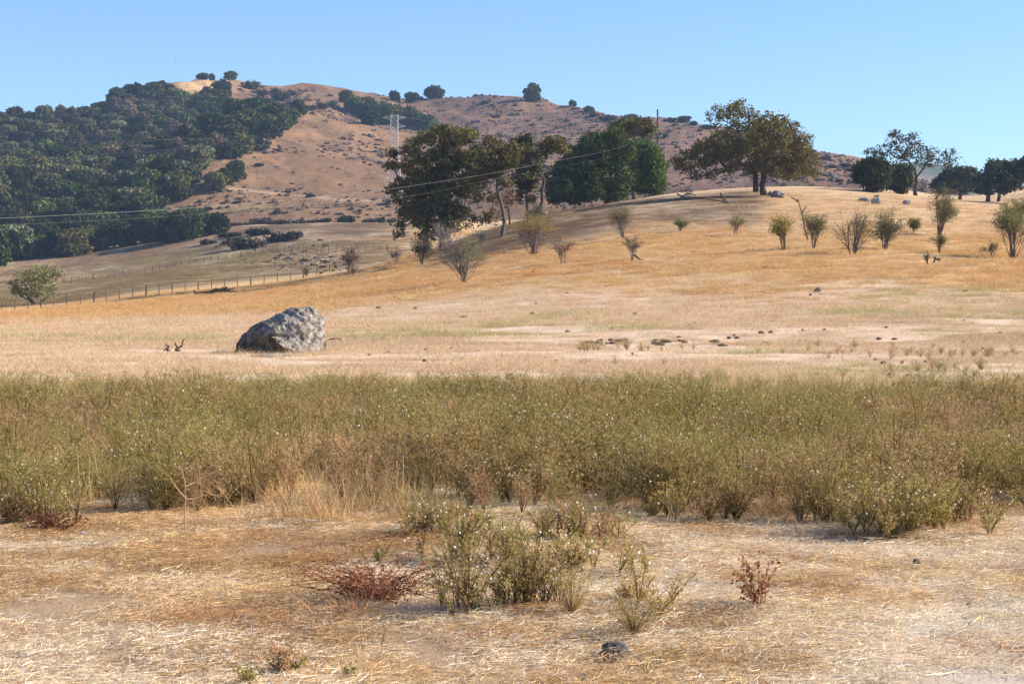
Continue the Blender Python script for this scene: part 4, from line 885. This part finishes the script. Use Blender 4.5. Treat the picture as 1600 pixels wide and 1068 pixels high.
SP = [straw_proto(700 + i, i % 2 == 0) for i in range(8)] + [thatch_proto(710), thatch_proto(711)]
r = np.random.default_rng(801); x, y = frus(r, 6600, 5.6, 24); z = fbm(x / 1.6, y / 1.2, 90, 3)
P, Rt, S = place(r, x, y, .8, 1.25, .03); P[:, 2] += .014
hole = (fbm(x / .45, y / .6, 190, 3) < -.16) & (r.random(len(x)) < .75); kk_ = ~hole; x, y, z, P, Rt, S = x[kk_], y[kk_], z[kk_], P[kk_], Rt[kk_], S[kk_]
pale = (z + .2 * ss(x, .5, 2.5) + .12 * (y < 9) > -.06); idx = r.integers(0, 4, len(x)) * 2 + np.where(pale ^ (r.random(len(x)) < .18), 0, 1)
tm = fbm(x / .55 + 7, y / .5, 191, 3) - .10 * ss(x, .4, 2) + .12 * np.exp(-((y - 10.6) / 1.2) ** 2); idx = np.where((tm > .24) & (r.random(len(x)) < .75), r.integers(8, 10, len(x)), idx)
scatter('straw_litter', SP, P, Rt, S, idx, 'loose pale straw lying over the foreground ground')
# dry standing grass of the middle field and golden slope
def tuft_proto(seed, cols, n=70, L=.22, w=.005, ext=.35):
    r = np.random.default_rng(seed); mb = MB(); blades(mb, n, r, ext, L, w, pick(r, n, *cols), lie=.25, curve=.35, segs=2); return mb.mesh('grass_tuft', M['straw'])
gpale = [(.66, .49, .32), (.57, .40, .24), (.66, .51, .37)]; ggold = [(.60, .385, .16), (.66, .45, .205), (.53, .32, .125)]; ggreen = [(.40, .37, .17), (.46, .42, .20), (.52, .42, .22)]
TP = [tuft_proto(720 + i, c, 110, L, (.0028 if i in (0, 1) else .0045)) for i, (c, L) in enumerate([(gpale, .13), (gpale, .18), (ggold, .26), (ggold, .30), (ggold + gpale, .24), (gpale, .22), (ggreen, .20), (ggreen, .28), ([(.60, .33, .13), (.64, .38, .16), (.54, .28, .11)], .26), ([(.31, .20, .10), (.26, .165, .08)], .2), ([(.22, .165, .065), (.27, .20, .085)], .2), ([(.20, .12, .06), (.28, .18, .09), (.14, .085, .045)], .16)])]
duff_shade_at = lambda x, y, U: (ss(y + 9 * fbm(x / 14, y / 22, 40, 4), 162, 174) * (1 - ss(y, 236, 250)) * ss(U, 640, 700) * (1 - ss(U, 1165, 1210)))  # where tufts turn dark brown to carry the painted tree shade and litter
UP = [tuft_proto(760 + i, c, 110, .24, .0022, .3) for i, c in enumerate(([(.62, .42, .22), (.54, .33, .16)], [(.70, .52, .30), (.60, .40, .20)], [(.40, .36, .15), (.46, .38, .18)], [(.46, .28, .14), (.56, .36, .18)]))]
r = np.random.default_rng(802); n = 31000; y = 22 * (70 / 22) ** r.random(n); y2 = np.exp(r.uniform(math.log(60), math.log(235), 29000)); y = np.concatenate([y, y2]); x = r.uniform(-1, 1, len(y)) * (.345 * y + 5)
nz = fbm(x / 14, y / 22, 40, 4); U = CX + x / y * F; gold = (ss(y + 26 * nz - 18 * ss(U, 500, 200), 92, 122) * (1 - .8 * ss(y + 24 * nz, 145, 185) * ss(U, 760, 1000))) > r.random(len(y)); V = VH - (zfield(x, y) - CAMZ) / y * F
gb = np.exp(-((y - 76) / 9) ** 2) * (fbm(x / 9, y / 6, 44, 2) > .0) * ((U > 520) | (U < 350)) + np.exp(-((y - 97) / 6) ** 2) * (U > 1350) * .9 + np.exp(-((y - 48) / 9) ** 2) * (U > 1150) * (fbm(x / 4, y / 4, 45, 2) > .15) * .8
isg = r.random(len(y)) < gb * .52 * (.6 + fbm(x / 3, y / 3, 47, 2))
keep = ~((y > 215) & (U < 620)) & ~((y < 75) & (fbm(x / 5, y / 4, 46, 3) < -.05) & (r.random(len(y)) < .85) & ~isg) & ~((y < 60) & (r.random(len(y)) < .35) & ~isg) & (np.abs((U - 436) / 72) ** 2 + ((y - 53.3) / 1.6) ** 2 > 1)
idx = np.where(isg, r.integers(6, 8, len(y)), np.where(gold, r.integers(2, 5, len(y)), np.where(r.random(len(y)) < .8, r.integers(0, 2, len(y)), 5)))
nbb = fbm(x / 40, y / 18, 50, 3); idx = np.where((idx >= 2) & (idx < 5) & (r.random(len(y)) < ss(nbb + .25 * ss(y, 110, 140), .0, .4) * .35), 8, idx); idx = np.where((idx >= 2) & (idx < 5) & (r.random(len(y)) < ss(fbm(x / 9, y / 12, 62, 3), -.05, .35) * .55), r.integers(0, 2, len(y)), idx); dq = r.random(len(y)) < duff_shade_at(x, y, U) * .95; idx = np.where(dq, 11, idx); keep &= ~(dq & (r.random(len(y)) < .45)) & ~((y < 62) & (r.random(len(y)) < .35))
x, y, idx, isg = x[keep], y[keep], idx[keep], isg[keep]
P, Rt, S = place(r, x, y, .8, 1.3); g = np.interp(y, [22, 60, 120, 235], [1.1, 1.5, 2.0, 2.6]); S *= g[:, None]; S[:, 2] *= np.interp(y, [22, 60, 80, 235], [.42, .32, .38, .26]) * (1 + .8 * np.clip(fbm(x / 2.5, y / 3, 88, 3), -.6, 1)) * np.where(isg, 1.15, 1)
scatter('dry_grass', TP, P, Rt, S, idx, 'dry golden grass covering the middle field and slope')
r = np.random.default_rng(812); y = r.uniform(205, 482, 15000); U = r.uniform(-80, 760, 15000); x = (U - CX) / F * y; k = ~((y < 232 + 70 * ss(U, 0, 620))) & (U < 640 + 0 * y); x, y = x[k], y[k]
P, Rt, S = place(r, x, y, 2.0, 3.4, .0, .22); nb = fbm(x / 40, y / 18, 50, 3) + .5 * np.exp(-((y - 290) / 55) ** 2)
scatter('paddock_grass', TP, P, Rt, S, np.where((nb > .25) & (r.random(len(x)) < .5), 10, r.choice([9, 9, 11, 10], len(x))), 'grazed dry grass of the valley paddock behind the fence')
r = np.random.default_rng(814); U = r.normal(480, 48, 420); V_ = r.normal(403, 13, 420); kk = (V_ < 428) & (V_ > 372) & (U < 560); Q = [hit(a, c) for a, c in zip(U[kk], V_[kk])]; x = np.array([q.x for q in Q]); y = np.array([q.y for q in Q]); k = y > 250; x, y = x[k], y[k]
P, Rt, S = place(r, x, y, .1, .36, .3, .6); scatter('valley_rubble', ocp, P, Rt, S, r.integers(0, 2, len(x)), 'pale and dark stones strewn over the valley bank')
r = np.random.default_rng(813); U = r.uniform(215, 1520, 10000); y = 520 + 480 * r.random(10000) ** .95; x = (U - CX) / F * y; k = (y < np.interp(U, HYU, HYY) + 5) & (U > np.interp((y - 520) / 480, [0, .15, .45, .8, 1], [215, 300, 400, 440, 380]))
k &= (fbm(x / 30, y / 30, 71, 3) + .25 * (U > 680) + .15 * (y > 850) + .3 * (y < 600) * (U < 360) > .0); x, y = x[k], y[k]; P, Rt, S = place(r, x, y, .2, .85, .3, .7); S *= (1 + 1.1 * (r.random(len(x)) < .12))[:, None]
scatter('rubble', ocm, P, Rt, S, r.integers(0, 5, len(x)), 'loose dark stones strewn over the bare hillside')
BT = tuft_proto(790, gpale + ggold, 160, .24, .0045, .4)
for k, (u, v) in enumerate(((368, 553), (395, 558), (442, 560), (470, 556), (498, 554), (513, 549), (356, 549))):
    q = hit(u, v); o = bpy.data.objects.new('grass_tuft', BT); COL.objects.link(o); o.location = (q.x, q.y - .1, q.z); o.rotation_euler = (0, 0, k * 1.3); tag(o, 'dry grass tuft growing against the foot of the huge boulder', 'grass tuft', 'grass tufts round the boulder')
# the band of wiry green weeds
def weed_proto(seed, kind, H=.55, dots=14, ns=11):
    mb = MB(); weed_into(mb, np.random.default_rng(seed), kind, H, dots, ns); return mb.mesh('weed', M['weed'])
def weed_into(mb, r, kind, H=.55, dots=14, ns=11, base=(0, 0, 0), tw=13, sq=.68):
    base = np.array(base, float)
    g = dict(green=[(.40, .35, .12), (.47, .41, .15), (.34, .285, .10)], mix=[(.48, .37, .15), (.40, .31, .12), (.53, .38, .18)], rust=[(.54, .36, .19), (.60, .42, .23), (.46, .30, .16)], tan=[(.62, .42, .24), (.52, .33, .18), (.7, .52, .33)])[kind]
    for k in range(ns):
        a = r.uniform(0, 6.28); q = r.uniform(.05, sq); tip = np.array([math.cos(a) * q * H, math.sin(a) * q * H, H * r.uniform(.6, 1.05)])
        kk = np.linspace(0, 1, 5)[:, None]; mid = tip * (.3, .3, .6); Pm = 2 * kk * (1 - kk) * mid + kk ** 2 * tip + base
        tube(mb, Pm, np.linspace(.0034, .0014, 5), 3, np.array((.22, .15, .08)) * r.uniform(.7, 1.3))
        C = []
        for t in range(tw):
            f = r.uniform(.18, 1); i = min(3, int(f * 4)); q0 = Pm[i] + (Pm[i + 1] - Pm[i]) * (f * 4 - i)
            d = r.normal(size=3) * (1, 1, .5) + (math.cos(a) * .5, math.sin(a) * .5, .7); d /= np.linalg.norm(d); e = q0 + d * H * r.uniform(.1, .28)
            tube(mb, [q0, e], [.0018, .0009], 3, np.asarray(g[0]) * .9)
            for w in np.linspace(.15, 1, 8): C.append(q0 + (e - q0) * w + r.normal(size=3) * .008)
        leafq(mb, np.array(C), .0085, r, pick(r, len(C), *g), aspect=.28, var=.3)
    if dots:
        C = r.normal(size=(dots, 3)) * (H * .3, H * .3, 0) + np.array([0, 0, 1]) * (H * r.uniform(.45, 1.0, (dots, 1))) + base; leafq(mb, np.repeat(C, 3, 0), .0068, r, (.9, .9, .84), aspect=1, var=.08)
WP = [weed_proto(740, 'green', .56, 7), weed_proto(741, 'green', .50, 14), weed_proto(742, 'green', .60, 3), weed_proto(743, 'mix', .55, 7), weed_proto(744, 'mix', .6, 4), weed_proto(745, 'rust', .55, 2), weed_proto(746, 'tan', .5, 4), weed_proto(747, 'tan', .55, 0)]
r = np.random.default_rng(803); n = 13500; x, y = frus(r, n, 10.5, 35)
U = CX + x / y * F; nearY = CAMZ * F / (np.interp(U, [-100, 0, 110, 330, 420, 640, 700, 980, 1130, 1200, 1300, 1400, 1480, 1600, 1700], [832, 822, 800, 806, 790, 800, 808, 818, 826, 806, 826, 838, 832, 800, 794]) - VH)
farY = np.interp(U, [-100, 0, 300, 450, 600, 760, 1100, 1350, 1700], [27, 26, 30, 27, 28, 26, 31, 28, 28]) + 5.0 * fbm(x / 1.3, y / 2, 95, 2)
dn = fbm(x / 1.4, y / 2.4, 96, 3); keep = (y > nearY + .25 * fbm(x / .5, 0 * x, 97, 2)) & (y < farY) & (r.random(n) < (.54 + .8 * dn) * (1 - .75 * ss(y, 21, 30)) * (.6 + .4 * ss(y - nearY, 0, 1.2)))
x, y, dn, U = x[keep], y[keep], dn[keep], U[keep]
kz = fbm(x / 1.1 + 40, y / 2.2, 98, 3) + .33 * np.exp(-((y - 25) / 2.4) ** 2) + .30 * np.exp(-((y - nearY[keep] - 1.0) / 1.3) ** 2) * ((U > 1150) | (U < 420)) - .2 * np.exp(-((y - 19) / 4) ** 2)  - .25 * ((U > 380) & (U < 620) & (y < 14.5))
q = r.random(len(x)); idx = np.where(kz > -.06, r.integers(0, 4, len(x)), np.where(kz > -.3, r.integers(1, 6, len(x)), r.integers(3, 8, len(x)))); idx = np.where(q < .10, r.integers(0, 8, len(x)), idx)
P, Rt, S = place(r, x, y, .6, 1.15, .12); S *= (np.interp(y, [11, 14, 22, 27, 35], [.8, .95, .95, .75, .5]) * (1 + .3 * fbm(x / 2, y / 2, 93, 2)))[:, None]
scatter('weed_band', WP, P, Rt, S, idx, 'band of wiry olive green weeds with white specks across the field')
r = np.random.default_rng(806); x, y = frus(r, 10500, 10.8, 29); U = CX + x / y * F; ny = CAMZ * F / (np.interp(U, [-100, 0, 110, 330, 420, 640, 700, 980, 1130, 1200, 1300, 1400, 1480, 1600, 1700], [835, 828, 805, 812, 812, 802, 812, 825, 832, 820, 832, 848, 835, 805, 800]) - VH)
k = (y > ny + .9 * fbm(x / .8, y / .8, 92, 3) + .25) & (r.random(len(x)) < np.where(y < ny + 2.5, .45, .8)); x, y = x[k], y[k]; P, Rt, S = place(r, x, y, .6, 1.1); S[:, 2] *= r.uniform(.4, 1.6, len(x)) * np.interp(y, [11, 13, 15], [.45, .9, 1.2])
scatter('band_grass', UP, P, Rt, S, r.choice([0, 1, 2, 2, 2, 3], len(x)), 'fine dry grass growing through the weed band')
# low weeds creeping around the band and over the middle field
r = np.random.default_rng(804); x, y = frus(r, 900, 26, 60, 1.2); U = CX + x / y * F; k = (fbm(x / 3, y / 3, 99, 3) > .12) & ((U > 900) | (y < 33)) & ((np.abs((U - 436) / 95)) ** 2 + ((y - 53) / 3) ** 2 > 1); x, y = x[k], y[k]
P, Rt, S = place(r, x, y, .5, 1.0, .1); scatter('low_weeds', WP, P, Rt, S * np.array([1, 1, .7]), r.choice([0, 1, 3, 3, 4, 6], len(x)), 'sparse low weeds dotted over the pale middle field')

# ------------------------------------------------------------------ single foreground plants
def weed_thing(label, u, v, w, h, mesh, name='weed', seed=1, cat='plant'):
    p = hit(u, v); s = p.y / F; co = np.empty(len(mesh.vertices) * 3, np.float32); mesh.vertices.foreach_get('co', co); co = np.abs(co.reshape(-1, 3)); dims = [float(np.percentile(co[:, 0], 88)), float(np.percentile(co[:, 2], 97))]
    o = bpy.data.objects.new(name, mesh); COL.objects.link(o); o.location = p; o.scale = (w * s / 2 / dims[0], w * s / 2 / dims[0], h * s / dims[1]); o.rotation_euler = (0, 0, seed * 1.3)
    return tag(o, label, cat)
def rich(seed, kind, stems, H=.6, dots=10, leaf=.009):
    rs = np.random.default_rng(seed); ms = [weed_proto(seed * 10 + k, kind, H, dots) for k in range(stems)]; return ms
def clump_thing(label, u, v, w, h, kind, n, seed, dots=8, ns=8, depth=.5, kinds=None, tw=13, name='weed_clump'):
    """a patch of the same wiry weed grown into one clump, life size"""
    r = np.random.default_rng(seed); p = hit(u, v); s = p.y / F; W_, H_ = w * s, h * s; mb = MB()
    for k in range(n):
        a = r.uniform(0, 6.28); q = min(1.25, abs(r.normal()) * .55 + .05); ox, oy = math.cos(a) * q * (W_ / 2 - H_ * .15), math.sin(a) * q * W_ * .5 * depth
        weed_into(mb, r, kinds[k % len(kinds)] if kinds else kind, H_ * r.uniform(.5, 1.0) * (1 - .4 * min(q, 1.1)), dots // 2 + 1, ns, (ox, oy, 0), tw, .75)
    return tag(mb.build(name, M['weed'], loc=p), label, 'plant')
clump_thing('dense green weed clump right of centre, its base in its own shadow', 1400, 836, 280, 150, 'green', 24, 901, 5, 7, depth=.6, kinds=['green', 'green', 'mix'], tw=10)
clump_thing('green weed clump at the left of the large shadowed clump', 1290, 822, 170, 120, 'mix', 10, 902, 6, 6, tw=9, kinds=['mix', 'green'])
clump_thing('green weed clump at the right of the large shadowed clump', 1510, 822, 150, 100, 'green', 9, 922, 6, 6, kinds=['green', 'mix', 'rust'], tw=9)
clump_thing('vase shaped weed with dark stems at the front of the band', 1140, 818, 120, 110, 'mix', 4, 903, 4, 12)
clump_thing('dark stemmed weed left of the vase shaped weed', 1055, 816, 90, 90, 'mix', 3, 904, 4, 12)
clump_thing('green weed clump under the left end of the band', 50, 818, 230, 120, 'green', 12, 923, 8, 6, kinds=['green', 'mix'], tw=9)
clump_thing('green weed clump behind the pale branched stalk', 330, 790, 170, 100, 'green', 9, 924, 7, kinds=['green', 'rust'])
clump_thing('straggling green weed in front of the band, leftmost of the front group', 715, 962, 200, 160, 'green', 13, 906, 3, 5, depth=1, kinds=['green', 'mix', 'rust', 'mix'], tw=7)
clump_thing('airy green weed beside the reddish dead weed', 825, 952, 210, 130, 'green', 14, 907, 3, 5, kinds=['green', 'mix', 'rust'], tw=8)
clump_thing('low green weed between the band and the straggling weeds', 735, 880, 280, 110, 'green', 18, 908, 7, 5, kinds=['green', 'mix'], tw=9)
clump_thing('low brownish weed patch right of the straggling weeds', 890, 900, 300, 80, 'mix', 18, 925, 4, 5, kinds=['mix', 'green', 'tan'], tw=8)
clump_thing('spreading dark stemmed weed with white puffs', 993, 958, 170, 95, 'mix', 7, 910, 7, 6, depth=1, tw=8)
clump_thing('thin pale green weed patch at the bottom left of the frame', 430, 1066, 200, 60, 'green', 7, 912, 3, 6, depth=1, kinds=['green', 'tan'], tw=8)
clump_thing('loose weed patch spilling forward from the middle of the band', 690, 838, 240, 90, 'green', 14, 931, 5, 5, kinds=['green', 'mix', 'rust'], tw=9)
clump_thing('brownish weed fringe between the spilled patch and the vase shaped weed', 880, 848, 280, 80, 'mix', 16, 932, 5, 5, kinds=['mix', 'green', 'tan', 'rust'], tw=9)
weed_thing('small upright weed alone in front of the band', 945, 842, 60, 52, weed_proto(905, 'mix', .6, 4, 24), seed=5)
weed_thing('bare stemmed little weed with a pale head', 893, 968, 50, 78, weed_proto(909, 'mix', .6, 3, 24), seed=9)
weed_thing('leaning thin weed above the dark angular rock', 990, 1000, 90, 70, weed_proto(911, 'mix', .6, 3, 24), seed=11)
weed_thing('low green sprig at the bottom right of the dark angular rock', 1035, 1035, 44, 18, weed_proto(913, 'green', .4, 0), seed=13)
for (u, v, i) in ((178, 898, 1), (296, 838, 2), (484, 828, 3)): weed_thing(['', 'tiny green sprig in the straw at far left', 'tiny green sprig at the foot of the pale dead stalk', 'tiny dark green sprig below the dry grass tangle'][i], u, v, 22, 9, weed_proto(914 + i, 'green', .3, 0), seed=i)
def dead_weed(label, u, v, w, h, seed, col, n=22, balls=.012, nb=14, up=.5, stem=.004, name='dead_weed'):
    r = np.random.default_rng(seed); p = hit(u, v); s = p.y / F; W_, H_ = w * s * 1.3, h * s; root = empty(name, p, label, 'plant'); ms, mh = MB(), MB(); C = []
    for k in range(n):
        a = r.uniform(0, 6.28); q = r.uniform(.1, 1) ** .5; tip = np.array([math.cos(a) * q * W_ / 2, math.sin(a) * q * W_ / 2, H_ * r.uniform(.3, 1) * (1 - (1 - up) * q)])
        kk = np.linspace(0, 1, 6)[:, None]; Pm = 2 * kk * (1 - kk) * tip * (.35, .35, .7) + kk ** 2 * tip; Pm[1:-1] += r.normal(size=(4, 3)) * W_ * .02; Pm[0, 2] -= .01
        tube(ms, Pm, np.linspace(stem, stem * .35, 6), 4, np.array(col) * r.uniform(.7, 1.2))
        for t in range(4):
            i = r.integers(1, 5); e = Pm[i] + r.normal(size=3) * (W_ * .09, W_ * .09, H_ * .08) + (0, 0, H_ * .05); tube(ms, [Pm[i], e], [stem * .5, stem * .3], 3, np.array(col) * r.uniform(.7, 1.2)); C.append(e)
        for t in range(nb): f = r.uniform(.3, 1); i = min(4, int(f * 5)); C.append(Pm[i] + (Pm[i + 1] - Pm[i]) * (f * 5 - i) + r.normal(size=3) * .008)
    C = np.array(C); ms.build('stems', M['weed'], root); leafq(mh, np.repeat(C, 3, 0), balls, r, np.array(col) * 1.05, aspect=.9, var=.35); mh.build('seed_heads', M['weed'], root)
dead_weed('sprawling reddish brown dead weed low in the foreground', 590, 948, 225, 100, 61, (.36, .19, .11), 60, .0065, 14, .7)
dead_weed('branched red brown seed stalks standing on the right foreground straw', 1185, 958, 95, 95, 62, (.40, .20, .10), 15, .0085, 11, .85, stem=.003)
dead_weed('curled dark red dead weed at far left before the green band', 85, 832, 90, 48, 63, (.27, .13, .08), 30, .008, 14, .6)
dead_weed('brown dead weed in front of the band behind the pale stalk', 320, 790, 130, 46, 64, (.28, .16, .08), 34, .008, 12, .6)
dead_weed('reddish dry weed under the left side of the green band', 20, 818, 110, 60, 65, (.30, .17, .09), 28, .008, 12, .6)
dead_weed('tall rusty dry weed inside the far part of the band, right of centre', 1405, 640, 60, 66, 66, (.22, .12, .07), 12, .014, 10, .8)
dead_weed('dark dry sapling in the green band right of centre', 1035, 800, 60, 110, 67, (.20, .11, .06), 10, .010, 8, .9)
dead_weed('brown thistle in the band at the right edge', 1552, 700, 70, 60, 68, (.20, .10, .06), 16, .014, 10, .8)
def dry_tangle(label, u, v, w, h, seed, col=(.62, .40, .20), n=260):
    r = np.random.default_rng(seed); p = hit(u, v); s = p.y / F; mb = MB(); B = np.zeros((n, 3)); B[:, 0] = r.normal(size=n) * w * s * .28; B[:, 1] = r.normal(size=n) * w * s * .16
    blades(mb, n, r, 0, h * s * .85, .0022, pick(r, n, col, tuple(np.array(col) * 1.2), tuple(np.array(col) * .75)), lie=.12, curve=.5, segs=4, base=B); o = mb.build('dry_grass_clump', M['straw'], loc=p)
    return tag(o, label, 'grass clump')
dry_tangle('tangle of long orange dry grass at the front of the band', 495, 815, 190, 90, 71, n=420)
dry_tangle('smaller dry orange grass clump right of the long tangle', 600, 800, 120, 60, 72, (.52, .30, .15), 200)
dry_tangle('orange brown dry grass under the vase shaped weed', 1215, 810, 170, 66, 73, (.55, .33, .15), 320)
dry_tangle('dry grass tuft at the foot of the reddish dead weed', 545, 970, 100, 50, 74, (.58, .33, .16), 160)
dry_tangle('low dry red brown grass right of the large green clump', 1500, 830, 170, 34, 75, (.42, .22, .11), 260)
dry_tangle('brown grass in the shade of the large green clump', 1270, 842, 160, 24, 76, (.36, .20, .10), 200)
def stalk():
    p = hit(289, 838); s = p.y / F; mb = MB(); q = lambda u, v, y=0: ((u - 289) * s, y, (838 - v) * s)
    c = (.66, .46, .27)
    for P, w in (([q(289,842), q(289,800), q(290,778), q(289,752), q(284,735), q(279,725)], .006), ([q(289,780), q(302,780,.02), q(325,772,.05), q(343,752,.06), q(354,738,.07)], .006), ([q(290,778), q(281,766,-.03), q(272,752,-.05), q(268,742,-.06)], .0045), ([q(290,760), q(303,754,.04), q(318,745,.06)], .0045),
                 ([q(303,838), q(310,805), q(315,775), q(310,740,.03), q(306,715,.04)], .0025), ([q(240,840), q(243,810), q(246,790)], .002), ([q(322,770,.05), q(330,776,.1), q(345,778,.12)], .003)): tube(mb, P, np.linspace(w, w * .4, len(P)), 5, c)
    tag(mb.build('dead_stalk', M['straw'], loc=p), 'pale branched dead stalk standing alone before the band at left', 'plant')
stalk()
